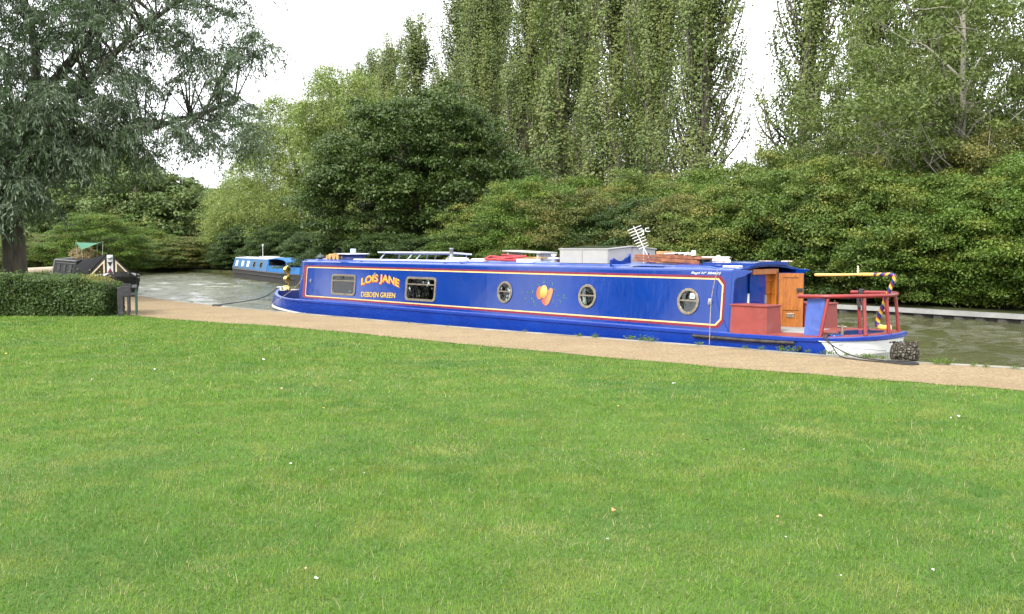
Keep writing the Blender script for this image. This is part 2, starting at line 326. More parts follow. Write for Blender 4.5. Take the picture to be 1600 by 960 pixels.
# the water lies on the left of the line direction? line runs right->left, so the water side is offset -d
zz = [(x, y) for x, y in (offset(fs, .03)[i] if (i // 3) % 2 else offset(fs, .12)[i] for i in range(len(fs)))]
mb = MB(); strip(mb, rel(zz), rel(zz), .14, -1.0); mb.build('piling', M['pile'], wall)
c0, c1 = rel(offset(fs, .17)), rel(offset(fs, -.02))
mb = MB(); strip(mb, c0, c1, .215, .215); strip(mb, c0, c0, .215, .095); strip(mb, c0, c1, .095, .095); strip(mb, c1, c1, .095, .215); mb.build('cap_beam', M['cap'], wall)
for k in range(14):
    x, y = c0[90 + k * 55]; x1, y1 = c0[91 + k * 55]; t = math.atan2(y1 - y, x1 - x)
    MB().box((x, y, .155), (.10, .03, .05), t).build('bolt_plate', M['black'], wall)

# ------------------------------------------------------------------ foliage tools
def quads_mesh(name, P, A_, Bv, var, clump, mats):
    n = len(P); V = np.empty((n, 4, 3), np.float32)
    V[:, 0] = P - A_; V[:, 1] = P - Bv; V[:, 2] = P + A_; V[:, 3] = P + Bv
    me = bpy.data.meshes.new(name); me.vertices.add(4 * n); me.vertices.foreach_set('co', V.ravel())
    me.loops.add(4 * n); me.loops.foreach_set('vertex_index', np.arange(4 * n, dtype=np.int32))
    me.polygons.add(n); me.polygons.foreach_set('loop_start', np.arange(0, 4 * n, 4, dtype=np.int32)); me.polygons.foreach_set('loop_total', np.full(n, 4, np.int32))
    me.update()
    for nm, d in (('var', var), ('clump', clump)):
        at = me.attributes.new(nm, 'FLOAT', 'POINT'); at.data.foreach_set('value', np.repeat(d, 4).astype(np.float32))
    me.materials.append(mats); return me
def unit(a_): return a_ / np.maximum(np.linalg.norm(a_, axis=1, keepdims=True), 1e-6)
def leaf_axes(rng, nrm, Ln, Wd, droop=0):
    t = unit(np.cross(nrm, rng.normal(size=nrm.shape)))
    if droop: t = unit(t + np.array([0, 0, -droop])); 
    b = unit(np.cross(nrm, t)); return t * Ln[:, None] / 2, b * Wd[:, None] / 2
def clump_crown(name, rng, lobes, nc, per, cr, leaf, mat_, flat=.55, upb=.9, asp=.6, shell=.55, keep=None, droop=0.0, streak=None, out=.08):
    """lobes: (cx,cy,cz,rx,ry,rz,weight)"""
    lb = np.array(lobes, float); pw = lb[:, 6] / lb[:, 6].sum(); k = rng.choice(len(lb), nc, p=pw)
    d = unit(rng.normal(size=(nc, 3))); r = (shell + (1 - shell) * rng.random(nc) ** .6)[:, None]; r = np.where(rng.random((nc, 1)) < out, r * rng.uniform(1.05, 1.28, (nc, 1)), r)
    C_ = lb[k, :3] + d * r * lb[k, 3:6]
    if keep is not None: C_ = C_[keep(C_)]
    C_ = C_[C_[:, 2] > .1]; nc = len(C_)
    cs = cr * (.6 + .8 * rng.random(nc)); cv = rng.random(nc)
    ii = np.repeat(np.arange(nc), per); n = len(ii)
    q = unit(rng.normal(size=(n, 3))); q[:, 2] = np.where(q[:, 2] < -.3, -q[:, 2] * .6, q[:, 2])
    rad = rng.random(n) ** .45
    off = q * rad[:, None] * cs[ii][:, None]; off[:, 2] *= flat
    if streak: off[:, 2] *= streak
    # sprays: pull towards a few directions inside each clump for an uneven edge
    P = C_[ii] + off + rng.normal(size=(n, 3)) * .08 * cr
    nrm = unit(q * .6 + np.array([0, 0, upb]) + rng.normal(size=(n, 3)) * .55)
    Ln = leaf * (.6 + .8 * rng.random(n)); A_, Bv = leaf_axes(rng, nrm, Ln, Ln * asp, droop)
    v = np.clip(rng.normal(.5, .25, n), 0, 1)
    P[:, 2] = np.maximum(P[:, 2], .03)
    return quads_mesh(name, P, A_, Bv, v, np.clip(cv[ii] + rng.normal(0, .05, n), 0, 1), mat_), C_
def trunk_mesh(name, rng, C_, h, r0, top, nn, mat_, base=(0, 0), lean=(0, 0), rb=.28, thin=.012, twig=.4):
    mb = MB(); N_ = 9
    pts = [(base[0] + lean[0] * (i / N_) + rng.normal(0, .015 * h * .3) * (i > 0), base[1] + lean[1] * (i / N_) + rng.normal(0, .015 * h * .3) * (i > 0), top * i / N_) for i in range(N_ + 1)]
    rr = [r0 * (1.35 if i == 0 else 1) * (1 - .8 * i / N_) for i in range(N_ + 1)]
    mb.tube(smoothpath(pts, 3), np.interp(np.linspace(0, N_, 3 * N_ + 1), range(N_ + 1), rr), 9)
    P = np.array(pts)
    if len(C_):
        nodes = C_[rng.choice(len(C_), min(nn, len(C_)), replace=False)]
        for q in nodes:
            zb = max(top * .18, min(top * .9, q[2] - np.hypot(q[0] - base[0], q[1] - base[1]) * .8)); b0 = np.array([np.interp(zb, P[:, 2], P[:, k]) for k in range(3)])
            q2 = b0 + (q - b0) * .95; m1 = b0 + (q2 - b0) * .35 + np.array([0, 0, .06 * h * rng.random()]) + rng.normal(0, .15, 3); m2 = b0 + (q2 - b0) * .7 + rng.normal(0, .15, 3)
            ra = r0 * rb * (.5 + .7 * rng.random())
            mb.tube(smoothpath([b0, m1, m2, q2], 3), list(np.linspace(ra, thin, 10)), 5, cap=False)
            for _ in range(3):
                s_ = m1 + (q2 - m1) * rng.random(); near_ = C_[np.argsort(((C_ - s_) ** 2).sum(1))[:14]][rng.integers(0, 14) % max(1, min(14, len(C_)))]
                mid = (s_ + near_) / 2 + rng.normal(0, .12, 3); mb.tube([s_, mid, near_], [ra * twig, ra * twig * .6, thin * .7], 4, cap=False)
    me = bpy.data.meshes.new(name); me.from_pydata(mb.v, [], mb.f); me.materials.append(mat_); me.polygons.foreach_set('use_smooth', mb.sm); return me
def plant(name, label, cat, loc, crown, trunk=None, sc=1, rz=0, group=None, lean=0, tname='trunk', cname='crown'):
    s3 = sc if hasattr(sc, '__len__') else (sc, sc, sc)
    t = empty(name, loc, rz); t.scale = s3; tag(t, label, cat, group)
    if lean: t.rotation_euler = (0, lean, 0) if not rz else (0, lean, rz)
    for nm, me in ((tname, trunk), (cname, crown)):
        if me is not None: o = bpy.data.objects.new(nm, me); COL.objects.link(o); o.parent = t
    return t
def poplar(seed, h=24, nbr=190, per=240, leaf=.14):
    rng = np.random.default_rng(seed); Rm = 2.5
    def rad(z): t = z / h; return Rm * np.clip(np.minimum((t + .04) * 5, 1), 0, 1) * (1 - .72 * t ** 1.6)
    mb = MB(); mb.tube([(rng.normal(0, .08), rng.normal(0, .08), h * .93 * i / 10) for i in range(11)], list(np.linspace(.38, .04, 11)), 8)
    Ps = []; cvs = []; ez = []
    for b in range(nbr):
        z0 = h * (.03 + .85 * rng.random()); az = rng.random() * 2 * math.pi; ln = min((2.4 + 3.2 * rng.random()) * (1 if z0 < h * .7 else .75), h * 1.0 - z0)
        r1 = rad(min(z0 + ln * .6, h)) * (.35 + .65 * rng.random() ** .6)
        T = np.linspace(0, 1, 7); rr = r1 * (1 - (1 - T) ** 2.1); zz_ = z0 + ln * T ** 1.05
        az2 = az + .25 * T * rng.normal()
        pts = np.c_[rr * np.cos(az2), rr * np.sin(az2), zz_]
        if b % 2 == 0 or z0 < h * .3: mb.tube(pts, list(np.linspace(.06, .012, 7)), 4, cap=False)
        n = int(per * .82 * (.5 + rng.random())); t = .12 + .88 * rng.random(n) ** .8
        # leaf sprays gathered in knots along the branch
        kn = rng.random(4); t = np.clip(kn[rng.integers(0, 4, n)] * .9 + .1 + rng.normal(0, .055, n), .05, 1.04)
        c = np.c_[np.interp(t, T, pts[:, 0]), np.interp(t, T, pts[:, 1]), np.interp(t, T, pts[:, 2])]
        c += rng.normal(size=(n, 3)) * np.array([.19, .19, .36]); Ps.append(c); cvs.append(np.full(n, rng.random()))
    P = np.concatenate(Ps); cv = np.concatenate(cvs); n = len(P)
    outw = P * np.array([1, 1, 0]); nrm = unit(unit(outw) * .9 + np.array([0, 0, .5]) + rng.normal(size=(n, 3)) * .5)
    Ln = leaf * (.6 + .8 * rng.random(n)); A_, Bv = leaf_axes(rng, nrm, Ln, Ln * .75)
    P[:, 2] = np.where(P[:, 2] > h, h - rng.random(n) * 1.5, P[:, 2])
    tm = bpy.data.meshes.new('trunk'); tm.from_pydata(mb.v, [], mb.f); tm.materials.append(L['bark']); tm.polygons.foreach_set('use_smooth', mb.sm)
    return quads_mesh('crown', P, A_, Bv, np.clip(rng.normal(.5, .28, n), 0, 1), cv, L['poplar']), tm

# ------------------------------------------------------------------ poplars
PV = [poplar(11, leaf=.12, per=330), poplar(12, leaf=.12, per=330), poplar(13), poplar(14)]
pop = [(1625, 33.7, 1.02, 'tall poplar cut off by the right edge of the photo'), (1432, 38, 1.0, 'tall poplar standing behind the pale-trunked tree on the right'),
       (1345, 41, .97, 'thin leaning poplar with sky showing through, left of the pale-trunked tree'), (1236, 44.5, 1.05, 'tall poplar just right of the wide sky gap'), (1085, 51.5, 1.08, 'tall poplar just left of the wide sky gap'),
       (1010, 55.5, 1.0, 'tall poplar above the white roof box and aerial'), (945, 59.5, 1.05, 'tall poplar above the left end of the white roof box'), (868, 65.5, 1.08, 'tall poplar above the painted fruit'),
       (802, 71.5, 1.06, 'tall poplar above the leftmost porthole'), (735, 77.5, 1.12, 'leftmost of the poplars that reach the top of the photo'), (684, 85, .72, 'short poplar tip in the gap left of the tall poplars'),
       (636, 93, 1.01, 'tallest of the far poplars whose tops show against the sky'), (606, 99, .98, 'second tallest far poplar, left of the tallest'), (578, 106, .97, 'far poplar in the middle of the descending row'),
       (548, 113, .97, 'far poplar on the lower half of the descending row'), (518, 121, .96, 'second last small poplar of the descending row'), (492, 129, .95, 'last and smallest poplar at the left end of the row'),
       (978, 66, 1.08, 'poplar half hidden above the middle of the white roof box'), (905, 73, 1.10, 'poplar half hidden above the middle porthole'), (768, 86, 1.12, 'poplar half hidden above the grey roof table'), (836, 80, 1.15, 'poplar half hidden between the fruit and the leftmost porthole'), (712, 90, 1.16, 'poplar half hidden at the left edge of the tall group'), (1470, 44, 1.0, 'tall poplar right behind the pale trunk')]
rp = random.Random(3)
for i, (px, D, s_, lb) in enumerate(pop):
    c, t = PV[i % 4 if D > 55 else i % 2]
    plant('poplar_tree', lb, 'tree', ((px - 800) / 1500 * D, D, GZ_R), c, t, (s_ * (.92 if D < 44 or D == 44.5 and 0 else 1.12 if D < 84 else 1.45) * (.92 + .2 * rp.random()), s_ * 1.1, s_), 0, 'tall poplars in a row behind the far bank', lean=R(rp.uniform(1.5, 4.5)))

# ------------------------------------------------------------------ broad dark tree, pale willows, ash, mid trees
rg = np.random.default_rng(21)
dc, dC = clump_crown('crown', rg, [(0, 0, 4.6, 5.6, 4.6, 4.1, 6), (-2.2, -1.2, 3.2, 3.4, 3, 2.8, 2), (2.0, -1, 3.4, 3.4, 3, 2.7, 2), (.3, -1, 7.0, 3.2, 2.8, 2.1, 1.6), (-1.6, 0, 6, 3, 2.6, 2.3, 1.2)], 620, 260, .72, .14, L['dark'], flat=.72, upb=.7, shell=.72)
dt = trunk_mesh('trunk', rg, dC, 9, .35, 6, 26, L['darkbark'])
plant('round_tree', 'big round dark green tree behind the front of the blue boat', 'tree', (-4.85, 49, GZ_R), dc, dt, (1.0, 1.0, 1.03))
pc, pC = clump_crown('crown', rg, [(0, 0, 6.5, 4.3, 4, 6.3, 5), (-1.5, -1, 4, 3.6, 3.2, 3.6, 2), (1.2, 0, 10, 2.6, 2.4, 3, 1.6)], 520, 170, .95, .17, L['pale'], flat=1.0, upb=.45, asp=.3, shell=.5, droop=.3)
pt = trunk_mesh('trunk', rg, pC, 12, .3, 9, 30, L['bark'])
pc2, pC2 = clump_crown('crown', rg, [(0, 0, 4.4, 4.2, 4, 4.3, 5), (1.6, -1, 3.4, 3.2, 3, 3.2, 2), (-1.8, 0, 3, 3, 3, 3, 1.6)], 420, 170, .9, .17, L['pale'], flat=.9, upb=.5, asp=.35, shell=.5, droop=.2)
pt2 = trunk_mesh('trunk', rg, pC2, 8, .25, 6, 24, L['bark'])
for px, D, cm, tm_, s_, lb in [(540, 66, pc, pt, (1.1, 1.0, 1.08), 'tall pale feathery willow left behind the dark round tree'), (462, 70, pc, pt, (1.1, .95, .95), 'pale feathery willow left of the tallest pale one'), (418, 79, pc2, pt2, (.95, .9, 1.1), 'rounded pale willow above the distant blue boat'),
                               (375, 82, pc2, pt2, (.75, .8, .86), 'small pale willow where the far trees meet the sky'), (392, 75, pc2, pt2, (.8, .7, .72), 'low pale willow bush beside the bow of the distant blue boat')]:
    plant('pale_willow', lb, 'tree', ((px - 800) / 1500 * D, D, GZ_R), cm, tm_, s_, rp.random() * 6, 'pale willows at the river bend')
ac, aC = clump_crown('crown', rg, [(0, 0, 7, 3.4, 3, 4.2, 5), (-2.2, -.5, 5.2, 2.4, 2, 1.6, 1.5), (2.2, 0, 6.6, 2, 2, 2.2, 1)], 330, 120, .6, .11, L['ash'], flat=.6, upb=.6, asp=.45, shell=.35)
at_ = trunk_mesh('trunk', rg, aC, 11, .17, 9.8, 30, L['palebark'], rb=.3)
plant('ash_tree', 'airy tree with slim pale trunk in front of the right poplars', 'tree', (14.1, 30.4, GZ_R), ac, at_, 1.05, .4)
plant('ash_tree', 'airy light green tree left of the pale-trunked tree', 'tree', (12.7, 33.5, GZ_R), ac, at_, (.8, .8, .84), 2.6)
mc, mC = clump_crown('crown', rg, [(0, 0, 3.6, 3.2, 3, 3.1, 5), (-1.5, -.8, 2.6, 2.3, 2, 2, 2), (1.6, 0, 2.8, 2.3, 2, 2.2, 2)], 300, 190, .7, .13, L['green'], flat=.55, shell=.6)
mt = trunk_mesh('trunk', rg, mC, 6, .16, 4.6, 16, L['darkbark'])
mc2, mC2 = clump_crown('crown', rg, [(0, 0, 3.6, 3.2, 3, 3.1, 5), (-1.7, -.8, 2.6, 2.3, 2, 2, 2), (1.4, 0, 3.6, 2.3, 2, 2.2, 2)], 300, 190, .7, .13, L['dark'], flat=.55, shell=.6)
for px, D, cm, s_, lb in [(1565, 34, mc2, .98, 'dense green tree at the right edge between the poplars'), (1490, 36, mc2, .85, 'dark leafy tree behind the pale trunk'), (1385, 40, mc, .8, 'leafy tree under the poplars left of the pale trunk'), (1275, 39, mc2, .85, 'dark green tree at the foot of the poplar right of the sky gap'),
                          (1175, 48, mc2, .88, 'low dark tree closing the bottom of the sky gap'), (1090, 45, mc, .78, 'leafy tree below the poplar left of the sky gap'), (1000, 50, mc2, .8, 'dark tree behind the bushes above the aerial'), (900, 56, mc, .85, 'leafy tree behind the bushes above the middle porthole'), (810, 60, mc2, 1.0, 'dark tree right behind the big round tree'), (700, 66, mc, 1.3, 'leafy tree showing above the right shoulder of the round tree')]:
    plant('leafy_tree', lb, 'tree', ((px - 800) / 1500 * D, D, GZ_R), cm, mt, s_, rp.random() * 6, 'small trees under the poplars')

# ------------------------------------------------------------------ bushes on the far bank
BV = []
for sd, m_, lf in ((31, 'bush', .07), (32, 'green', .065), (33, 'olive', .062), (34, 'mid', .072), (35, 'deep', .085)):
    r_ = np.random.default_rng(sd)
    c, cc = clump_crown('foliage', r_, [(0, 0, 1.9, 2.5, 2.1, 2.1, 5), (-1.4, -.6, 1.3, 1.6, 1.6, 1.4, 2), (1.5, -.5, 1.2, 1.6, 1.6, 1.5, 2), (.4, .3, 2.9, 1.4, 1.3, 1.2, 1.5)], 430, 290, .44, lf, L[m_], flat=.62, shell=.6, upb=.6, asp=.6, out=.14)
    st = trunk_mesh('stem', r_, cc, 3, .07, 2.2, 10, L['darkbark'])
    BV.append((c, st))
bushes = [  # px, D, variant, scale xy, scale z, label
    (1640, 25.2, 1, 1.1, 1.12, 'bright green bush at the right edge above the white-capped wall'), (1560, 26.6, 3, 1.05, .85, 'green bush overhanging the wall near the right edge'), (1490, 27.6, 1, 1.0, .9, 'green bush above the wall below the pale trunk'),
    (1420, 28.4, 3, 1.0, .85, 'green bush behind the stern rail'), (1350, 29.3, 0, 1.05, .95, 'olive bush behind the striped tiller'), (1285, 30.4, 4, 1.0, .86, 'dark green bush behind the open cabin door'), (1225, 31.2, 3, 1.1, .98, 'mid green bush right above the cabin doors'),
    (1150, 32.5, 0, 1.05, .95, 'olive bush behind the stern end of the roof'), (1070, 34, 2, 1.1, .96, 'olive brown bush behind the roof planks'), (990, 35.2, 4, 1.05, .84, 'dark green bush behind the aerial'), (915, 36.6, 2, 1.05, .84, 'bush behind the white roof box'),
    (840, 38.2, 1, 1.15, .93, 'light green bush standing out right of the big dark tree'), (760, 40.3, 3, 1.05, .72, 'low green bush at the right foot of the big dark tree'), (690, 42.3, 4, 1.1, .6, 'low dark bush below the big dark tree'),
    (615, 44.3, 4, 1.1, .55, 'dark undergrowth bush above the name lettering'), (550, 49, 4, 1.1, .5, 'dark undergrowth bush above the bow windows'), (485, 56.5, 4, .8, .55, 'dark bush behind the brass lamps at the bow'), (440, 65, 4, 1.0, .7, 'dark bush just behind the roof of the distant blue boat'),
    (395, 71, 4, 1.2, .8, 'dark bush beyond the middle of the distant blue boat'), (350, 77, 0, 1.2, .7, 'olive bush at the bow of the distant blue boat')]
for px, D, k, sx, sz, lb in bushes:
    sz *= rp.uniform(.88, 1.14); c, st = BV[k]; plant('bush', lb, 'bush', ((px - 800) / 1500 * D, D, GZ_R), c, st, (sx, sx, sz), rp.random() * 6.2, 'bushes along the far bank', tname='stem', cname='foliage')
back = [(1585, 29.5, 2, 1.1, 1.25, 'tall olive bush in the second row at the right edge'), (1455, 31.5, 0, 1.15, 1.1, 'olive bush in the second row under the pale-trunked tree'), (1330, 33, 2, 1.2, 1.15, 'wide olive bush in the second row behind the tiller'), (1215, 35, 0, 1.2, 1.15, 'tall olive bush in the second row above the cabin doors'),
        (1105, 37, 1, 1.2, 1.08, 'green bush in the second row right of the aerial'), (1010, 39.5, 0, 1.2, 1.1, 'olive bush in the second row above the aerial'), (905, 41.5, 3, 1.2, 1.05, 'green bush in the second row above the white box'), (775, 44.5, 0, 1.2, .95, 'olive bush in the second row beside the round tree')]
for px, D, k, sx, sz, lb in back:
    sz *= rp.uniform(.88, 1.14); c, st = BV[k]; plant('bush', lb, 'bush', ((px - 800) / 1500 * D, D, GZ_R), c, st, (sx, sx, sz), rp.random() * 6.2, 'second row of bushes on the far bank', tname='stem', cname='foliage')
for x, y, cm_, s_, lb in [(-28, 15.6, mc2, (.72, .72, 1.2), 'unseen tree added for reflections left of the picture, nearest the photographer'), (-28.5, 25.2, mc2, (1.0, 1.0, 1.3), 'unseen tree added for reflections left of the picture, beyond the hedge'), (-34, 6.5, mc, (.8, .8, 1.3), 'unseen tree added for reflections left of the picture, level with the photographer')]:
    plant('unseen_reflection_tree', lb, 'tree', (x, y, 0), cm_, mt, s_, rp.random() * 6)  # unseen trees, added so the boat's side and windows reflect foliage with gaps
# far left trees beyond the river bend
fc, fC = clump_crown('crown', rg, [(0, 0, 4.6, 4.6, 4, 4, 5), (-2, -1, 3, 3.4, 3, 2.8, 2), (2.4, -1, 3.2, 3, 3, 2.8, 2)], 330, 130, 1.0, .26, L['far'], flat=.6, shell=.6)
ft = trunk_mesh('trunk', rg, fC, 8, .28, 5.5, 12, L['bark'])
for px, D, s_, lb in [(338, 84, .78, 'distant tree just left of the pale willows'), (300, 86, .85, 'distant tree above the open water'), (262, 86, .95, 'distant tree under the hanging willow tips'), (215, 84, 1.05, 'distant tree behind the dark boat cover'), (165, 90, 1.25, 'distant tree behind the green canopy'),
                      (105, 96, 1.6, 'tall distant tree seen through the willow'), (40, 100, 1.9, 'tallest distant tree behind the willow trunk'), (-30, 98, 1.6, 'distant tree at the left edge')]:
    plant('distant_tree', lb, 'tree', ((px - 800) / 1500 * D, D, -.1), fc, ft, s_, rp.random() * 6, 'distant trees past the river bend')
for px, D, k, sx, sz, lb in [(330, 76, 0, 1.3, .55, 'low waterside shrub at the river bend, nearest the blue boat'), (290, 75, 2, 1.5, .6, 'low waterside shrub at the river bend, in the middle'), (250, 74.5, 0, 1.4, .6, 'low waterside shrub right of the dark boat'), (215, 76, 1, 1.5, .8, 'bright shrub right behind the dark boat'),
                             (155, 66, 1, 1.3, .95, 'yellow green bush under the green canopy'), (95, 68, 2, 1.6, .62, 'grey green shrub beyond the far lawn'), (55, 68, 0, 1.5, .62, 'low shrub just right of the willow trunk'), (5, 72, 2, 1.6, .6, 'low shrub left of the willow trunk')]:
    c, st = BV[k]; plant('shrub', lb, 'shrub', ((px - 800) / 1500 * D, D, -.05), c, st, (sx, sx, sz), rp.random() * 6.2, 'shrubs past the river bend', tname='stem', cname='foliage')

# ------------------------------------------------------------------ big grey willow on the left
rw = np.random.default_rng(77)
def willow():
    lobes = np.array([(0, 0, 8.2, 5.6, 5, 5.6, 6), (3.6, -.5, 6.4, 3.6, 3, 3.0, 3), (4.2, 0, 9.0, 3, 3, 3.2, 1.6), (-.4, -1.8, 4.0, 3.4, 2.4, 2.3, 2.6), (-4, 0, 7, 4, 4, 5, 3), (1.6, 0, 12, 4, 4, 3.2, 2), (-4.5, -1, 4, 3, 2.4, 2, 1), (3.0, -1, 4.7, 3.2, 2.2, 1.3, 1.6), (-1, -2, 2.9, 3.4, 1.8, 1.2, 1.8), (6.1, 0, 7.0, 1.7, 1.5, 2.3, 1.0), (6.0, -.3, 4.7, 1.4, 1.3, 1.1, .7)], float)
    nc = 1450; k = rw.choice(len(lobes), nc, p=lobes[:, 6] / lobes[:, 6].sum()); d = unit(rw.normal(size=(nc, 3)))
    C_ = lobes[k, :3] + d * (rw.random(nc) ** .45)[:, None] * lobes[k, 3:6]
    lo = np.where(C_[:, 0] < 1.8, 1.9, 3.3 + .10 * (C_[:, 0] - 1.8)); C_ = C_[C_[:, 2] > lo + .5]
    kp = rw.random(len(C_)) < np.where(C_[:, 0] > 2.6, .5, 1.0); C_ = C_[kp]
    Ps = []; As = []; cv = []
    for c in C_:
        cvv = rw.random(); sz = .6 + .5 * rw.random()
        for j in range(9):
            az = rw.random() * 6.283; ln = sz * (.6 + .9 * rw.random()); o = np.array([math.cos(az), math.sin(az), 0])
            n = int(16 + ln * 12); t = rw.random(n) ** .8
            p = c + np.outer(t, o) * ln * .75 + np.c_[np.zeros(n), np.zeros(n), .22 * ln * t - .95 * ln * t ** 2] + rw.normal(size=(n, 3)) * .05
            tg = unit(np.c_[np.tile(o[:2] * .6, (n, 1)), .2 - 1.7 * t] + rw.normal(size=(n, 3)) * .55)
            Ps.append(p); As.append(tg); cv.append(np.full(n, cvv))
    P = np.concatenate(Ps); T = np.concatenate(As); cv = np.concatenate(cv); n = len(P)
    b = unit(np.cross(T, rw.normal(size=(n, 3)))); Ln = .15 * (.6 + .8 * rw.random(n))
    P[:, 2] = np.maximum(P[:, 2], 1.2)
    me = quads_mesh('crown', P, T * Ln[:, None] / 2, b * (.030 * (.7 + .6 * rw.random(n)))[:, None] / 2, np.clip(rw.normal(.5, .3, n), 0, 1), cv, L['willow'])
    return me, C_
wc, wC = willow()
mbw = MB()
def limb(pts, r0, r1, n=7): P = smoothpath(pts, 5); mbw.tube(P, list(np.linspace(r0, r1, len(P))), n, cap=False); return P
limb([(0, 0, -.1), (.03, 0, .8), (0, .0, 1.8), (-.1, 0, 3.0), (0, 0, 4.2)], .36, .24, 10)
main = [[(0, 0, 3.6), (.8, 0, 6.5), (.5, 0, 9), (.9, .2, 12.5)], [(0, 0, 3.2), (1.6, -.3, 5.2), (3.6, -.5, 7.2), (5.6, -.6, 8.6)], [(-.1, 0, 3), (-1.4, .2, 5.6), (-1.6, 0, 8.5), (-1.2, .4, 12)], [(0, 0, 2.8), (1.8, .6, 4.2), (4, .6, 5.0), (6.2, .4, 5.6)],
        [(0, 0, 3), (-2.4, -.4, 4.6), (-4.6, 0, 6.8), (-6.4, 0, 8.4)], [(0, 0, 2.6), (-.6, -1.4, 4), (-.8, -3, 5.4), (-.6, -4.2, 6)], [(.3, 0, 5), (2, .8, 7.6), (3.4, .8, 9.8), (4.4, 1, 11.6)], [(0, 0, 3), (.5, 2, 5.5), (1, 3.6, 8), (1, 4.4, 10)]]
allp = []
for m_ in main: allp += limb(m_, .17, .035)
ap = np.array([tuple(p) for p in allp])
for c in wC:
    if rw.random() < .62:
        q = ap[np.argsort(((ap - c - np.array([0, 0, -.6])) ** 2).sum(1))[rw.integers(0, 4)]]
        m_ = (q + c) / 2 + np.array([0, 0, .25]) + rw.normal(0, .1, 3); mbw.tube([q, m_, c], [.032, .018, .006], 4, cap=False)
wt = bpy.data.meshes.new('trunk'); wt.from_pydata(mbw.v, [], mbw.f); wt.materials.append(L['darkbark']); wt.polygons.foreach_set('use_smooth', mbw.sm)
plant('willow_tree', 'large grey green willow with dark trunk behind the hedge at left', 'tree', (-14.1, 27.2, 0), wc, wt, 1)

# ------------------------------------------------------------------ clipped hedge in front of the willow
rh = np.random.default_rng(8)
hx0, hx1, hy0, hy1 = -15.5, -9.05, 21.15, 22.3
N_ = 110000
P = np.c_[rh.uniform(hx0, hx1, N_), rh.uniform(hy0, hy1, N_), rh.uniform(.02, 1, N_)]
edge = rh.random(N_)
P[:, 1] = np.where(edge < .45, hy0 + rh.exponential(.09, N_), P[:, 1]); P[:, 2] = np.where((edge > .45) & (edge < .7), 1 - rh.exponential(.06, N_), P[:, 2]); P[:, 0] = np.where((edge > .7) & (edge < .78), hx1 - rh.exponential(.09, N_), P[:, 0])

def nz(x, y, z=0, s=1): return mn.noise(Vector((x * s, y * s, z * s)))
nzv = np.array([nz(p[0], p[2] * .7, 3, 1.4) for p in P[::20]]); nzv = np.repeat(nzv, 20)[:N_]
zt = np.array([.87 + .15 * nz(p[0], p[1], 0, 1.1) + .05 * nz(p[0], p[1], 5, 4) for p in P]) - np.clip((P[:, 0] - (-10.3)) * .18, 0, .25)
P[:, 2] = np.clip(P[:, 2], .02, 1.05) * zt
P[:, 1] += np.array([.20 * nz(p[0] * 1.5, p[2] * 1.9, 7) for p in P]) * (P[:, 1] < hy0 + .5)
sh = rh.random(N_) < .05; P[:, 2] += np.where(sh & (P[:, 2] > .7), rh.exponential(.05, N_), 0); P += rh.normal(size=P.shape) * .035; P[:, 2] = np.maximum(P[:, 2], .02)
nrm = unit(np.c_[rh.normal(0, .5, N_), -.6 + rh.normal(0, .5, N_), .7 + rh.normal(0, .5, N_)])
Ln = .045 * (.6 + .9 * rh.random(N_)); A_, Bv = leaf_axes(rh, nrm, Ln, Ln * .6)
cl = np.array([.5 + .9 * nz(p[0], p[2] * .5, p[1] * .3, .9) for p in P])
hroot = empty('hedge', (-9, 21.8, 0)); tag(hroot, 'low clipped dark green hedge at the left edge of the lawn', 'hedge')
hm = quads_mesh('foliage', (P - np.array([-9, 21.8, 0])).astype(np.float32), A_, Bv, np.clip(rh.normal(.45, .28, N_), 0, 1), np.clip(cl, 0, 1), L['hedge'])
o = bpy.data.objects.new('foliage', hm); COL.objects.link(o); o.parent = hroot
mb = MB()
for i in range(260):
    x = rh.uniform(hx0, hx1) + 9; y = rh.uniform(hy0 + .1, hy1 - .1) - 21.8; a1, a2 = rh.normal(0, .18, 2); mb.tube([(x, y, 0), (x + a1 * .5, y + a2 * .5, .45), (x + a1 * 1.2, y + a2, .85 if x < .3 else .6)], [.014, .009, .004], 4, cap=False)
mb.build('stems', L['darkbark'], hroot)

# ------------------------------------------------------------------ lawn grass (stuff)
def lawn_ok(x, y):
    """keep points on the lawn side of the path's near edge"""
    Pn = np.array(pathS); Pn = Pn[(Pn[:, 1] > -6) & (Pn[:, 1] < 45)]
    # y limit at given x along the edge (the edge is monotone: x falls as y rises)
    o_ = np.argsort(Pn[:, 0]); lim = np.interp(x, Pn[o_, 0], Pn[o_, 1]); return y < lim + .06 * np.sin(x * 5.1) * np.sin(x * 1.7) + .03
rl = np.random.default_rng(4)
def grass_layer(y0, y1, dens, ln, wd, lean=.6):
    W = .62 * y1 + 2.2; n = int((y1 - y0) * 2 * W * dens)
    y = rl.uniform(y0, y1, n); x = rl.uniform(-W, W, n); k = (np.abs(x) < .62 * y + 2.2) & lawn_ok(x, y); k &= ~((x < -8.75) & (y > 21.1))
    x, y = x[k], y[k]; return np.c_[x, y, np.zeros(len(x))], np.full(len(x), ln), np.full(len(x), wd)
lay = [grass_layer(3.0, 6.5, 9500, .026, .0036), grass_layer(6.5, 9.5, 5200, .028, .0050), grass_layer(9.5, 14, 2700, .031, .0075), grass_layer(14, 23, 1300, .034, .0115)]
P = np.concatenate([l_[0] for l_ in lay]); ln = np.concatenate([l_[1] for l_ in lay]); wd = np.concatenate([l_[2] for l_ in lay]); n = len(P)
g1 = .5 + .5 * np.sin(P[:, 0] * 1.1 + 2 * np.sin(P[:, 1] * .6)) * np.sin(P[:, 1] * .9 + 1.5 * np.sin(P[:, 0] * .8)); g1 = g1 + rl.normal(0, .15, n)
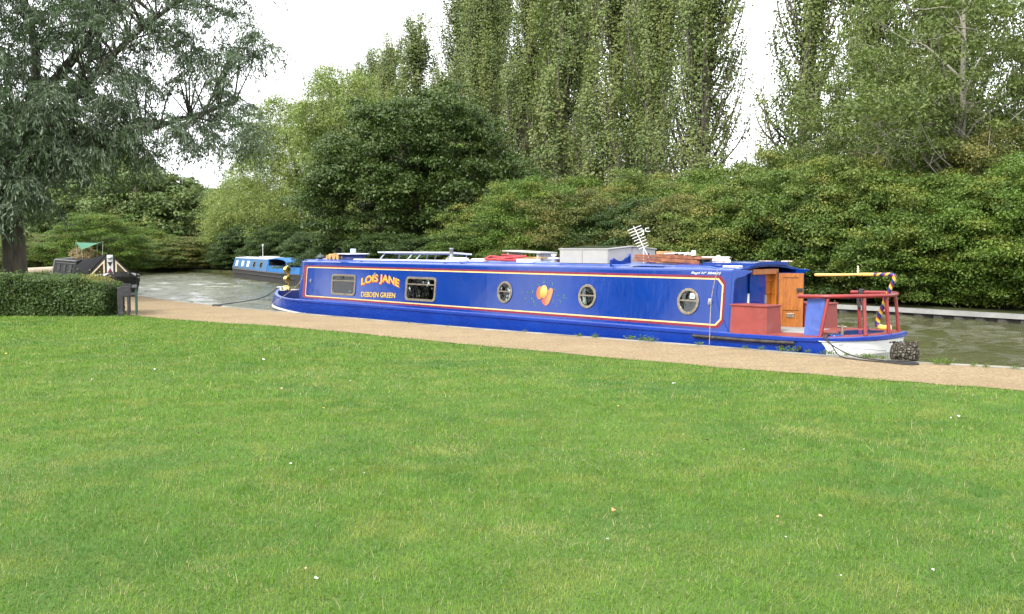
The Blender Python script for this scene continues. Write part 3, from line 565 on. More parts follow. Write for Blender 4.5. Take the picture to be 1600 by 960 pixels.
g2 = np.sin(P[:, 0] * 7.3 + 3 * np.sin(P[:, 1] * 5.1)) * np.sin(P[:, 1] * 6.7 + 3 * np.sin(P[:, 0] * 4.3))
ln = ln * (.55 + .8 * rl.random(n)) * (1 + .12 * g2) * (.8 + .3 * np.clip(g1, 0, 1)); long_ = rl.random(n) < .006; ln = np.where(long_, ln * 2.4, ln)
az = rl.random(n) * 6.283; le = np.abs(rl.normal(0, 1.0, n)) + .2
# swirls: neighbouring blades lean the same way
gx = np.floor(P[:, 0] * 7 + rl.normal(0, .35, n)).astype(int) + 500; gy = np.floor(P[:, 1] * 7 + rl.normal(0, .35, n)).astype(int); tab = rl.random(200003) * 6.283; sw = tab[(gx * 7919 + gy * 104729) % 200003]; az = np.where(rl.random(n) < .4, sw + rl.normal(0, .6, n), az)
dx, dy = np.cos(az), np.sin(az); V = np.empty((n, 3, 3), np.float32)
wa = az + 1.57 + rl.normal(0, .5, n); bx, by = np.cos(wa) * wd / 2, np.sin(wa) * wd / 2
V[:, 0] = P + np.c_[-bx, -by, np.zeros(n)]; V[:, 1] = P + np.c_[bx, by, np.zeros(n)]; hz = np.cos(np.minimum(le, 1.35)); hx = np.sin(np.minimum(le, 1.35))
V[:, 2] = P + np.c_[dx * ln * hx, dy * ln * hx, ln * hz + .003]
me = bpy.data.meshes.new('grass'); me.vertices.add(3 * n); me.vertices.foreach_set('co', V.ravel()); me.loops.add(3 * n); me.loops.foreach_set('vertex_index', np.arange(3 * n, dtype=np.int32))
me.polygons.add(n); me.polygons.foreach_set('loop_start', np.arange(0, 3 * n, 3, dtype=np.int32)); me.polygons.foreach_set('loop_total', np.full(n, 3, np.int32)); me.update()
var = np.clip(rl.normal(.5, .22, n), 0, 1); dryp = np.array([mn.noise(Vector((x_ * 1.1, y_ * 1.1, 0))) + .6 * mn.noise(Vector((x_ * 4, y_ * 4, 3))) for x_, y_ in P[:, :2]]); dry = (rl.random(n) < np.clip(.04 + .4 * (dryp - .25), .03, .22)) | (long_ & (rl.random(n) < .6))
for nm, d in (('var', var), ('dry', dry.astype(np.float32))):
    at = me.attributes.new(nm, 'FLOAT', 'POINT'); at.data.foreach_set('value', np.repeat(d, 3).astype(np.float32))
N = NT('lawn_grass'); a1 = N.n('ShaderNodeAttribute'); a1.attribute_name = 'var'; a2 = N.n('ShaderNodeAttribute'); a2.attribute_name = 'dry'; p_ = N.pos()
col = N.mix(a1.outputs['Fac'], (.060, .158, .008), (.155, .275, .026))
f1 = N.noise(p_, .55, 5, .6); f2 = N.noise(p_, 1.9, 5, .65, .6); f3 = N.noise(p_, .22, 3)
col = N.mix(N.mapr(f1, .48, .64, 0, .7), col, (.045, .145, .022)); col = N.mix(N.mapr(f2, .48, .63, 0, .8), col, (.20, .25, .04)); col = N.mix(N.mapr(f3, .5, .65, 0, .35), col, (.13, .22, .02))
col = N.mix(a2.outputs['Fac'], col, (.32, .30, .13))
p = N.bsdf(col, .5, spec=.3); t = N.n('ShaderNodeBsdfTranslucent'); N.l(col, t.inputs[0]); mm = N.n('ShaderNodeMixShader'); mm.inputs[0].default_value = .3; N.l(p, mm.inputs[1]); N.l(t.outputs[0], mm.inputs[2])
me.materials.append(N.done(mm.outputs[0]))
o = bpy.data.objects.new('grass', me); COL.objects.link(o); tag(o, 'short mown green grass of the lawn', 'grass', kind='stuff')

# ================================================================== the moored blue narrowboat
boat = empty('narrowboat', BA, BROT); tag(boat, 'long royal blue narrowboat moored along the towpath, with red and gold lining', 'narrowboat')
def zg(u):
    return .2 + (.23 * ((-u - .3) / 2.7) ** 2 if u < -.3 else 0) + (.06 * ((u - 13) / 2) ** 2 if u > 13 else 0)
def hull_half(ub, ue, wm, off=0, rs=.95, narrow=None):
    """stations of one side from stern centre to stem; returns (u, halfwidth)"""
    H_ = []
    for i in range(13):
        t = math.pi / 2 * i / 12; H_.append((ue - rs + rs * math.cos(t) ** .9, wm * math.sin(t) ** .75))
    for u in np.linspace(ue - rs, -.3, 14)[1:]: H_.append((float(u), wm))
    for i in range(1, 17):
        t = i / 16; H_.append((-.3 + (ub + .3) * t, wm * (1 - t ** 2.2) ** .8 if t < 1 else 0))
    return H_
HL = [(-2.80, 15.0, 1.04, lambda u: zg(u)), (-2.83, 15.03, 1.055, lambda u: zg(u) - .01), (-2.86, 15.03, 1.055, lambda u: zg(u) - .055), (-2.87, 14.99, 1.035, lambda u: zg(u) - .065),
      (-3.10, 14.96, 1.03, lambda u: -.0 + .1 * max(0, (-u - 2) / 1.3)), (-3.13, 14.9, 1.02, lambda u: -.10), (-2.95, 14.84, 1.0, lambda u: -.19), (-2.6, 14.7, .97, lambda u: -.8)]
def closed(Hf): return [(u, 1.04 - w_) for u, w_ in Hf] + [(u, 1.04 + w_) for u, w_ in Hf[-2:0:-1]]
mb = MB(); rings = []
for ub, ue, wm_, zf in HL: rings.append([(u, v, zf(u)) for u, v in closed(hull_half(ub, ue, wm_))])
n_ = len(rings[0]); vs = [p for r_ in rings for p in r_]
mb.add(vs, [(k * n_ + i, (k + 1) * n_ + i, (k + 1) * n_ + (i + 1) % n_, k * n_ + (i + 1) % n_) for k in range(len(rings) - 1) for i in range(n_)], 0, False)
# gunwale: a flat ring round the top, and inner bulwark down to the bow well
Ht = hull_half(*HL[0][:3]); topo = closed(Ht)
def inset(P, d):
    out_ = []
    for i in range(len(P)):
        a0 = Vector(P[i - 1]); a1 = Vector(P[i]); a2 = Vector(P[(i + 1) % len(P)]); t = (a2 - a0); t.normalize(); nrm_ = Vector((-t.y, t.x))
        out_.append((a1.x + nrm_.x * d, a1.y + nrm_.y * d))
    return out_
s_in = inset(topo, .15); c_ = sum(p[0] for p in s_in) / len(s_in)
if abs(s_in[20][1] - 1.04) > abs(topo[20][1] - 1.04): s_in = inset(topo, -.15)
s_in[0] = (topo[0][0] - .15, 1.04); st_ = 13 + 13 + 16 - 1
ib = [i for i, p in enumerate(topo) if p[0] == min(q[0] for q in topo)][0]; s_in[ib] = (topo[ib][0] + .25, 1.04)
s_bow = inset(topo, .06) if abs(inset(topo, .06)[20][1] - 1.04) < abs(topo[20][1] - 1.04) else inset(topo, -.06)
inn = [((s_in[i] if topo[i][0] > -.35 else s_bow[i])) for i in range(len(topo))]; inn[ib] = (topo[ib][0] + .12, 1.04)
zin = [zg(p[0]) for p in topo]
vs = [(p[0], p[1], zg(p[0])) for p in topo] + [(q[0], q[1], zin[i]) for i, q in enumerate(inn)] + [(q[0], q[1], -.02 if topo[i][0] < -.25 else zin[i] - .02) for i, q in enumerate(inn)]
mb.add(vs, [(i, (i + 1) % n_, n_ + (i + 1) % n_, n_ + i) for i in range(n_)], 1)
mb.add(vs, [(n_ + i, n_ + (i + 1) % n_, 2 * n_ + (i + 1) % n_, 2 * n_ + i) for i in range(n_)], 2)
mb.add([vs[2 * n_ + i] for i in range(n_)], [tuple(range(n_))], 2)
# paint scheme of the hull: blue, white counter and bow flash, black below
N = NT('hull_paint'); c_ = N.coord(); sp = N.n('ShaderNodeSeparateXYZ'); N.l(c_, sp.inputs[0]); U, V_, Z = sp.outputs
q = N.math('DIVIDE', N.math('SUBTRACT', Z, .03), .13); ubd = N.math('SUBTRACT', 14.49, N.math('MULTIPLY', N.math('MULTIPLY', q, q), .06))
stern_w = N.math('MULTIPLY', N.math('GREATER_THAN', U, ubd), N.math('LESS_THAN', Z, .185))
zb_ = N.mapr(U, -3.3, .0, .05, -.135); zc_ = N.mapr(U, -3.3, .0, -.03, -.15)
bow_w = N.math('MULTIPLY', N.math('LESS_THAN', Z, zb_), N.math('LESS_THAN', U, .2)); wmask = N.math('MAXIMUM', stern_w, bow_w)
zblk = N.mapr(U, -3.3, .2, -.09, -.155)
g_ = N.noise(N.scalev(c_, (1, 1, 5)), 3, 7, .7); f_ = N.noise(c_, 1, 3)
blue_ = N.mix(N.mapr(f_, .3, .7), (.003, .022, .19), (.004, .034, .25)); blue_ = N.mix(N.mapr(g_, .62, .78, 0, .5), blue_, (.05, .08, .2))
scr = N.noise(N.scalev(c_, (5, 5, 22)), 4, 9, .85); blue_ = N.mix(N.mapr(scr, .70, .74, 0, .5), blue_, (.35, .37, .42))
blk = N.mix(g_, (.012, .012, .014), (.06, .055, .05)); wht = N.mix(N.mapr(g_, .5, .75, 0, .5), (.78, .78, .76), (.42, .40, .33))
col = N.mix(wmask, blue_, wht); col = N.mix(N.math('LESS_THAN', Z, zblk), col, blk)
M['hull'] = N.done(N.bsdf(col, N.mapr(g_, .3, .8, .18, .4), 0, N.bump(N.noise(c_, 1.6, 2), .1, .05), 0, .4))
mb.build('hull', [M['hull'], M['lightblue'], M['darkblue']], boat)  # lighter blue gunwale top: grazing sky reflection painted into its colour
# foredeck, bow details
fd = [(p[0], p[1]) for p in inn if p[0] < -2.3]; fd.sort(key=lambda p: 0)
nf = [p for p in inn[:ib + 1] if p[0] < -2.35]; ff = [p for p in inn[ib + 1:] if p[0] < -2.35]
mb = MB(); mb.prism(nf + ff, lambda a_, b_, t: (a_, b_, zg(a_) - .05 + t), .04); mb.build('foredeck', M['cream'], boat)
mb = MB(); mb.box((-2.36, 1.04, .15), (.03, .95, .36)); mb.build('foredeck_bulkhead', M['darkblue'], boat)
mb = MB(); mb.tube([(-2.48, 1.04, .33), (-2.48, 1.04, 1.0)], .018, 8); mb.build('lamp_mast', M['brass'], boat)
def ball(r_, c_, mat_, nm, par, sq=1, n=14):
    m_ = MB(); m_.lathe([(r_ * math.sin(math.pi * i / n), -r_ * sq * math.cos(math.pi * i / n)) for i in range(n + 1)], c_, 18); return m_.build(nm, mat_, par)
for z, r_ in ((.90, .11), (.64, .10)):
    m_ = MB(); Mx = Matrix.Rotation(R(90), 3, 'Y') @ Matrix.Rotation(R(-20), 3, 'X')
    m_.lathe([(0, -.11), (.05, -.105), (.085, -.07), (r_, 0), (r_ * 1.05, .03), (r_ * .9, .04), (0, .035)], (-2.48, 1.0, z), 20, 0, Mx); m_.build('headlamp', M['brass'], boat)
m_ = MB(); m_.lathe([(0, .12), (.06, .115), (.11, .08), (.13, .02), (.13, 0)], (-2.55, 1.0, .34), 20); m_.build('bell_cover', M['brass'], boat)
m_ = MB(); m_.tube([(-2.5, .8, .32), (-2.5, .8, .44)], .03, 8); m_.tube([(-2.5, .7, .42), (-2.5, .9, .42)], .018, 8); m_.build('mooring_stud', M['white'], boat)
m_ = MB(); m_.box((-1.2, 1.78, .08), (1.7, .34, .22)); m_.box((-1.2, 1.78, .205), (1.74, .38, .03)); m_.build('side_bench', M['lightblue'], boat)
m_ = MB()
for u, r_ in ((-.75, .09), (-1.0, .11), (-1.25, .08), (-.5, .07)): m_.lathe([(0, r_ * .8), (r_ * .7, r_ * .6), (r_, 0), (r_ * .8, -.02)], (u, 1.9, .25), 9)
tag(m_.build('plastic_bags', M['plastic'], None, loc=BA, rz=BROT), 'small white bags heaped in the bow well of the blue boat', 'bag')
m_ = MB(); m_.tube([(-2.3, 1.9, .52), (-.3, 1.84, .52)], .014, 6); m_.tube([(-2.3, 1.9, .52), (-2.3, 1.9, .25)], .014, 6); m_.build('bow_handrail', M['redrail'], boat)

# ---- cabin
U0, U1 = -.32, 12.80
def sidev(z): return .13 + (z - .2) / .94 * .085
def SP(u, z, t=0):            # near cabin side, t is distance out towards the bank
    return (u, sidev(z) - t, z + t * .09)
def prof():
    P = [(sidev(.19), .19), (sidev(1.125), 1.125), (sidev(1.125) + .008, 1.15), (sidev(1.125) + .035, 1.166)]
    v0 = sidev(1.125) + .035; k = 8
    for i in range(1, k): v = v0 + (1.04 - v0) * i / k; P.append((v, 1.166 + .07 * (1 - ((v - 1.04) / (v0 - 1.04)) ** 2)))
    P.append((1.04, 1.236)); return P + [(2.08 - v, z) for v, z in P[-2::-1]]
PR = prof()
def zroof(v): return 1.166 + .07 * (1 - min(1, abs((v - 1.04) / .79)) ** 2)
us = [U0, U0 + .03, 4, 8, U1 - .03, U1]; mb = MB(); vs = [(u, v, z) for u in us for v, z in PR]; k = len(PR)
fs = [(i * k + j, i * k + j + 1, (i + 1) * k + j + 1, (i + 1) * k + j) for i in range(len(us) - 1) for j in range(k - 1)]
roofj = set(range(2, k - 3)); mb.v = vs; mb.f = fs; mb.m = [1 if (n % (k - 1)) in range(3, k - 4) else 0 for n in range(len(fs))]; mb.sm = [False] * len(fs)
mb.add(vs[:k], [tuple(range(k))[::-1]]); mb.add(vs[-k:], [tuple(range(k))]); mb.add([vs[0], vs[k - 1], vs[-1], vs[-k]], [(0, 1, 2, 3)])
cabin = mb.build('cabin', [M['blue'], M['roofblue']], boat)
# window openings cut into the cabin
wins = [(1.21, .368, 2.27, .872, 'sash window nearest the bow'), (4.28, .352, 5.37, .876, 'sash window right of the name lettering')]
ports = [(7.56, .64), (9.77, .642), (12.0, .642)]
cut = MB()
for x0, z0, x1, z1, _ in wins: cut.prism(rrect(x0 + .05, z0 + .045, x1 - .05, z1 - .045, .06)[::-1], lambda a_, b_, t: (a_, sidev(b_) - .08 + t, b_), .38)
for u, z in ports: cut.prism(ellipse(u, z, .168, .168, 40)[::-1], lambda a_, b_, t: (a_, sidev(b_) - .08 + t, b_), .38)
cuto = cut.build('cutter', M['interior'])
import bmesh
for o_ in (cabin, cuto):
    bm = bmesh.new(); bm.from_mesh(o_.data); bmesh.ops.recalc_face_normals(bm, faces=bm.faces); bm.to_mesh(o_.data); bm.free()
bo = cabin.modifiers.new('b', 'BOOLEAN'); bo.operation = 'DIFFERENCE'; bo.object = cuto; bo.solver = 'EXACT'
cabin_parent = cabin.parent; cabin.parent = None
dg = bpy.context.evaluated_depsgraph_get(); nm_ = bpy.data.meshes.new_from_object(cabin.evaluated_get(dg)); cabin.modifiers.clear(); cabin.data = nm_; cabin.parent = cabin_parent
bpy.data.objects.remove(cuto)
for x0, z0, x1, z1, lb in wins:
    f = MB().ring(rrect(x0, z0, x1, z1, .09), rrect(x0 + .055, z0 + .05, x1 - .055, z1 - .05, .06), SP, .022); zt = z0 + (z1 - z0) * .69
    f.prism([(x0 + .05, zt - .014), (x1 - .05, zt - .014), (x1 - .05, zt + .014), (x0 + .05, zt + .014)], SP, .016)
    wd_ = f.build('window', M['bronze'], boat, bevel=.004); wd_['label'] = lb
    MB().prism(rrect(x0 + .05, z0 + .045, x1 - .05, z1 - .045, .06), lambda a_, b_, t: SP(a_, b_, .004 + t), .002).build('pane', M['glass'], wd_)
    li = MB(); e_ = .047
    R1 = rrect(x0 + e_ + .008, z0 + e_, x1 - e_ - .008, z1 - e_, .058); n2 = len(R1); fn = lambda a_, b_, t: (a_, sidev(b_) + .004 + t, b_)
    li.add([fn(a_, b_, 0) for a_, b_ in R1] + [fn(a_, b_, .26) for a_, b_ in R1], [(i, (i + 1) % n2, n2 + (i + 1) % n2, n2 + i) for i in range(n2)] + [tuple(range(n2, 2 * n2))]); li.build('lining', M['interior'], wd_)
    if x0 < 2:
        MB().prism([(x0 + .09, z0 + .06), (x0 + .27, z0 + .06), (x0 + .33, z0 + .33), (x0 + .14, z0 + .33)], lambda a_, b_, t: (a_, sidev(b_) + .012 + t, b_), .015).build('curtain', M['plastic'], wd_)
        ball(.13, ((x1 - .25), sidev(z0) + .13, z0 + .10), M['cushion'], 'cushion', wd_, .55)
    else:
        m_ = MB(); m_.box((x0 + .5, sidev(z0) + .18, z0 + .26), (.36, .02, .12)); m_.box((x0 + .3, sidev(z0) + .2, z0 + .09), (.2, .05, .12)); m_.box((x1 - .22, sidev(z0) + .2, z0 + .1), (.12, .05, .16)); m_.build('crockery', M['curtain'], wd_)
for i, (u, z) in enumerate(ports):
    f = MB().ring(ellipse(u, z, .215, .215, 44), ellipse(u, z, .168, .168, 44), SP, .02); f.prism([(u - .17, z - .0), (u + .17, z - .0), (u + .17, z + .026), (u - .17, z + .026)], SP, .014)
    po = f.build('porthole', M['bronze'], boat, bevel=.005); po['label'] = ['porthole left of the painted fruit', 'porthole right of the painted fruit', 'porthole nearest the stern with a sticker on its glass'][i]
    MB().prism(ellipse(u, z, .17, .17, 40), lambda a_, b_, t: SP(a_, b_, .003 + t), .002).build('pane', M['glass'], po)
    R1 = ellipse(u, z, .165, .165, 40); n2 = 40; li = MB(); fn = lambda a_, b_, t: (a_, sidev(b_) + .004 + t, b_)
    li.add([fn(a_, b_, 0) for a_, b_ in R1] + [fn(a_, b_, .26) for a_, b_ in R1], [(j, (j + 1) % n2, n2 + (j + 1) % n2, n2 + j) for j in range(n2)] + [tuple(range(n2, 2 * n2))]); li.build('lining', M['interior'] if i else M['bronze'], po)
    if i == 2:
        s_ = MB().prism([(u + .03, z + .05), (u + .125, z + .05), (u + .125, z + .135), (u + .03, z + .135)], lambda a_, b_, t: SP(a_, b_, .007 + t), .002); s_.prism([(u + .045, z + .075), (u + .11, z + .075), (u + .11, z + .10), (u + .045, z + .10)], lambda a_, b_, t: SP(a_, b_, .0095 + t), .001, 1); s_.build('sticker', [M['plastic'], M['teal']], po)
    if i == 1:
        MB().prism([(u - .12, z - .13), (u - .06, z - .15), (u - .08, z - .01), (u - .15, z - .02)], lambda a_, b_, t: (a_, sidev(b_) + .03 + t, b_), .02).build('curtain', M['curtain'], po)
# coach lines
def framed(o_, i_, nm, m_, eps): return MB().ring(o_, i_, lambda a_, b_, t: SP(a_, b_, eps * (1 if t else 0) + (-.002 if not t else 0)), 1).build(nm, m_, cabin)
def panel_outline(x0, z0, x1, z1, r_, c_):
    """rounded corners at the bow end, chamfered corners at the stern end"""
    P = []
    for a0, cx, cz in ((180, x0 + r_, z0 + r_),):
        P += [(cx + r_ * math.cos(R(a0 + 90 * i / 5)), cz + r_ * math.sin(R(a0 + 90 * i / 5))) for i in range(6)]
    P += [(x1 - c_, z0), (x1, z0 + c_), (x1, z1 - c_), (x1 - c_, z1)]
    P += [(x0 + r_ + r_ * math.cos(R(90 + 90 * i / 5)), z1 - r_ + r_ * math.sin(R(90 + 90 * i / 5))) for i in range(6)]
    return P
framed(panel_outline(-.16, .243, 12.70, 1.066, .06, .10), panel_outline(-.02, .283, 12.66, 1.028, .05, .10), 'maroon_line', M['maroon'], .002)
framed(panel_outline(-.02, .283, 12.66, 1.028, .05, .10), panel_outline(.005, .307, 12.632, 1.004, .045, .09), 'gold_line', M['gold'], .0028)
# lettering
def text_obj(txt, x0, x1, z0, hgt, mats, name, arch=0, shadow=None, slant=0, bold=.012, eps=.003, slope=0):
    cu = bpy.data.curves.new('t', 'FONT'); cu.body = txt; cu.size = 1; cu.offset = bold; cu.resolution_u = 6; cu.shear = slant
    to = bpy.data.objects.new('t', cu); COL.objects.link(to); dg = bpy.context.evaluated_depsgraph_get(); dg.update()
    me = bpy.data.meshes.new_from_object(to.evaluated_get(dg)); bpy.data.objects.remove(to)
    co = np.array([tuple(v.co) for v in me.vertices]); fs = [tuple(p.vertices) for p in me.polygons]; bpy.data.meshes.remove(me)
    lo, hi = co.min(0), co.max(0); X = (co[:, 0] - lo[0]) / (hi[0] - lo[0]); Y = (co[:, 1]) / .73
    mb = MB()
    for lay_, (ddx, ddz, e_) in enumerate(([(shadow[0], shadow[1], eps)] if shadow else []) + [(0, 0, eps + (.002 if shadow else 0))]):
        vs = []
        for x_, y_ in zip(X, Y):
            uu = x0 + (x1 - x0) * x_; zz_ = z0 + hgt * y_ + arch * (1 - (2 * x_ - 1) ** 2) + slope * x_; vs.append(SP(uu + ddx, zz_ + ddz, e_))
        mb.add(vs, fs, lay_)
    return mb.build(name, mats, cabin)
text_obj('LOIS JANE', 2.50, 4.02, .635, .165, [M['maroonletter'] if 'maroonletter' in M else mat('orange_letter_shade', (.32, .04, .015), .4), mat('yellow_letter', (.56, .30, .03), .4)], 'name_lettering', arch=.105, shadow=(.028, -.022), bold=.03)
text_obj('DEBDEN GREEN', 2.53, 3.90, .368, .115, [mat('dark_letter_shade', (.01, .01, .05), .4), mat('pale_yellow_letter', (.48, .32, .07), .4)], 'place_lettering', shadow=(.014, -.010), bold=.022, slope=.022)
text_obj('Regd Nº 504635', 12.02, 12.6, 1.088, .038, [M['white']], 'registration_lettering', slant=.35, bold=.004, eps=.004)
# painted fruit
fz = lambda x, y: (8.67 + ((810 + x / 16) - 851) / 59, .64 - ((430 + y / 16) - 460) / 84.7 + ((810 + x / 16) - 851) * .0006)
def grad_mat(name, cA, cB, axis, a0, a1):
    N = NT(name); c = N.coord(); sp = N.n('ShaderNodeSeparateXYZ'); N.l(c, sp.inputs[0]); f = N.noise(c, 14, 4)
    t = N.math('ADD', N.mapr(sp.outputs[axis], a0, a1), N.math('MULTIPLY', N.math('SUBTRACT', f, .5), .5), True); return N.done(N.bsdf(N.mix(t, cA, cB), .35))
fm = [grad_mat('peach_back', (.42, .05, .035), (.48, .14, .03), 0, 8.40, 8.56), grad_mat('peach_front', (.50, .17, .015), (.55, .40, .12), 2, .58, .74), grad_mat('pear', (.45, .065, .045), (.52, .19, .07), 0, 8.64, 8.80), mat('fruit_outline', (.03, .03, .12), .4), mat('fruit_leaf', (.05, .16, .10), .4, var=.4, scale=20)]
fr = MB()
def shape(P, eps, mi): MB().prism([fz(*p) for p in P], lambda a_, b_, t: SP(a_, b_, (eps if t else .0)), 1).build(['painted_peach', 'painted_peach', 'painted_pear', 'painted_shadow', 'painted_leaf'][mi], fm[mi], cabin)
def blob(pts): return [(p.x, p.y) for p in smoothpath([(x, y, 0) for x, y in pts + pts[:1]], 5)][:-1]
pearP = blob([(815, 322), (860, 370), (850, 470), (820, 600), (770, 720), (710, 765), (640, 720), (600, 640), (650, 560), (715, 500), (740, 400), (770, 345)])
shape([(650 + 1.0 * (x - 650) + 14, y + 12) for x, y in [(x, y) for x, y in pearP]], .003, 3); shape(pearP, .0045, 2)
shape(ellipse(535, 445, 82, 165, 30), .0055, 0)
shape(ellipse(646, 428, 96, 168, 30), .0062, 3); shape(ellipse(638, 418, 92, 165, 30), .007, 1)
for x, y, l_, an in [(490, 235, 42, .5), (625, 175, 34, -.6), (850, 225, 50, 1.5), (885, 345, 48, .7), (240, 445, 48, 1.0), (352, 430, 60, 1.55), (175, 590, 52, 2.1), (340, 590, 30, .6), (400, 670, 60, 1.4), (430, 760, 34, .8), (990, 500, 44, .8), (1140, 510, 50, 2.4), (1160, 570, 60, .5), (1060, 650, 60, 1.1), (885, 660, 55, 1.4), (985, 780, 30, 1.5), (330, 270, 20, .4), (90, 440, 22, 1), (545, 580, 36, .3)]:
    shape([(x + l_ * math.cos(an) * a_ - 11 * math.sin(an) * b_, y + l_ * math.sin(an) * a_ + 11 * math.cos(an) * b_) for a_, b_ in ((-1, 0), (-.4, -1), (.4, -.8), (1, 0), (.4, .8), (-.4, 1))], .0035, 4)
# small side fittings
def latch(u, z):
    m_ = MB(); m_.prism(rrect(u - .025, z - .05, u + .025, z + .05, .015), SP, .018); m_.tube([SP(u - .01, z + .02, .02), SP(u + .03, z, .05), SP(u, z - .05, .03)], .01, 6); return m_.build('latch', M['steel'], boat, bevel=.003)
latch(12.42, .655); latch(.22, .68)
m_ = MB(); m_.prism(rrect(3.02, .885, 3.08, .93, .01), SP, .02); m_.build('lettering_lamp', M['steel'], boat)
# front edge moulding, handrails along the roof edge
for sgn, v_ in ((1, .30), (-1, 1.78)):
    m_ = MB(); m_.tube([(U0 + .05, v_, zroof(v_) + .002), (U0 + .2, v_, zroof(v_) + .03), (8.7, v_, zroof(v_) + .03), (12.3, v_, zroof(v_) + .03), (12.5, v_, zroof(v_))], .014, 6); m_.build('grab_rail', M['roofblue'] if sgn < 0 else M['lightblue'], boat)
# rubbing strake at the stern, dark and chipped
m_ = MB(); pts = [(u, -.028, zg(u) - .085) for u in np.linspace(12.25, 14.05, 8)]; m_.tube(pts, .026, 8); m_.build('rubbing_strake', M['worn'], boat)
# scuppers
for u in (13.836, 14.12): m_ = MB(); Mx = Matrix.Rotation(R(90), 3, 'X'); m_.lathe([(.0, .0), (.036, .0), (.04, .012), (.03, .014), (0, .010)], (u, .000, .058), 18, 0, Mx); m_.build('scupper', M['black'], boat)

# ---- stern
dk = hull_half(-2.98, 14.96, 1.02); dk = [(u, 1.04 - w_) for u, w_ in dk if u > 12.7] + [(u, 1.04 + w_) for u, w_ in dk[::-1] if u > 12.7]
m_ = MB(); m_.prism(dk[::-1], lambda a_, b_, t: (a_, b_, zg(a_) - .03 + t), .042); m_.build('stern_deck', M['red'], boat)
m_ = MB(); m_.box((13.45, 1.04, .222), (1.2, 1.0, .012)); m_.build('deck_mat', M['grey'], boat)
m_ = MB(); m_.prism(rrect(14.15, .55, 14.72, 1.5, .2)[::-1], lambda a_, b_, t: (a_, b_, zg(a_) + .006 + t), .02); m_.build('deck_panel', M['blue'], boat)
# cabin side wings with a curved bracket
for vv, sg in ((0, 1), (1, -1)):
    W_ = [(12.80, .20), (12.85, .20), (12.85, .95), (12.86, 1.0), (12.90, 1.035), (12.97, 1.05), (13.04, 1.07), (13.08, 1.105), (13.15, 1.125), (13.15, 1.155), (12.80, 1.165)]
    m_ = MB(); m_.prism(W_, lambda a_, b_, t: (a_, (sidev(b_) + t) if sg > 0 else 2.08 - sidev(b_) - t, b_), .03); m_.build('cabin_wing', M['blue'], boat, bevel=.006)
Ub = 12.806
m_ = MB(); m_.box((Ub + .01, .42, .64), (.02, .40, .92)); m_.build('bulkhead_panel', M['blue'], boat)
dl = MB().box((Ub + .045, .835, .66), (.03, .43, .90)).build('cabin_door', M['blue'], boat, bevel=.005); dl['label'] = 'closed blue near cabin door'
m_ = MB(); m_.box((Ub + .068, 1.03, .68), (.02, .03, .14)); m_.build('lock', M['steel'], dl); MB().box((Ub + .068, 1.03, .5), (.02, .03, .05)).build('keyhole_plate', M['steel'], dl)
MB().box((Ub + .035, .60, .70), (.03, .03, .17)).build('door_handle', M['plastic'], dl, bevel=.01)
m_ = MB(); m_.box((Ub + .004, 1.17, .66), (.008, .26, .92))
for z in (.78, .58, .98): m_.box((Ub + .02, 1.17, z), (.03, .24, .02))
m_.build('interior_joinery', M['wood'], boat)
m_ = MB(); m_.box((Ub + .05, 1.31, .665), (.10, .075, .91)); m_.box((Ub + .05, .99, 1.125), (.10, .715, .085)); m_.build('door_frame', M['wood'], boat, bevel=.004)
m_ = MB(); m_.box((Ub + .01, 1.6, .64), (.02, .50, .92)); m_.build('bulkhead_panel', M['darkblue'], boat)
# open wooden door
hx, hy, an = Ub + .11, 1.345, R(24)
def DR(a_, t, z): return (hx + a_ * math.cos(an) - t * math.sin(an), hy + a_ * math.sin(an) + t * math.cos(an), z)
Wd = .385
m_ = MB(); m_.prism([(0, .20), (Wd, .20), (Wd, 1.095), (0, 1.095)], lambda a_, b_, t: DR(a_, t, b_), .03)
for x0, z0, x1, z1 in ((0, .2, .07, 1.095), (Wd - .07, .2, Wd, 1.095), (.07, 1.03, Wd - .07, 1.095), (.07, .2, Wd - .07, .30), (.07, .50, Wd - .07, .57)):
    m_.prism([(x0 + .001, z0 + .001), (x1 - .001, z0 + .001), (x1 - .001, z1 - .001), (x0 + .001, z1 - .001)], lambda a_, b_, t: DR(a_, -.018 + t, b_), .0185)
dr = m_.build('cabin_door', M['wood'], boat, bevel=0); dr['label'] = 'varnished wooden cabin door standing open'
MB().prism([(-.002, .195), (Wd + .004, .195), (Wd + .004, 1.10), (-.002, 1.10)], lambda a_, b_, t: DR(a_, .031 + t, b_), .02).build('outer_skin', M['blue'], dr)
m_ = MB(); m_.prism([(Wd - .10, .80), (Wd - .01, .80), (Wd - .01, .86), (Wd - .10, .86)], lambda a_, b_, t: DR(a_, -.04 + t, b_), .03); m_.build('lock', M['black'], dr, bevel=.004)
m_ = MB(); m_.prism([(.13, .38), (.25, .38), (.25, .45), (.13, .45)], lambda a_, b_, t: DR(a_, -.018 + t, b_), .018); m_.build('vent', M['bronze'], dr, bevel=.003)
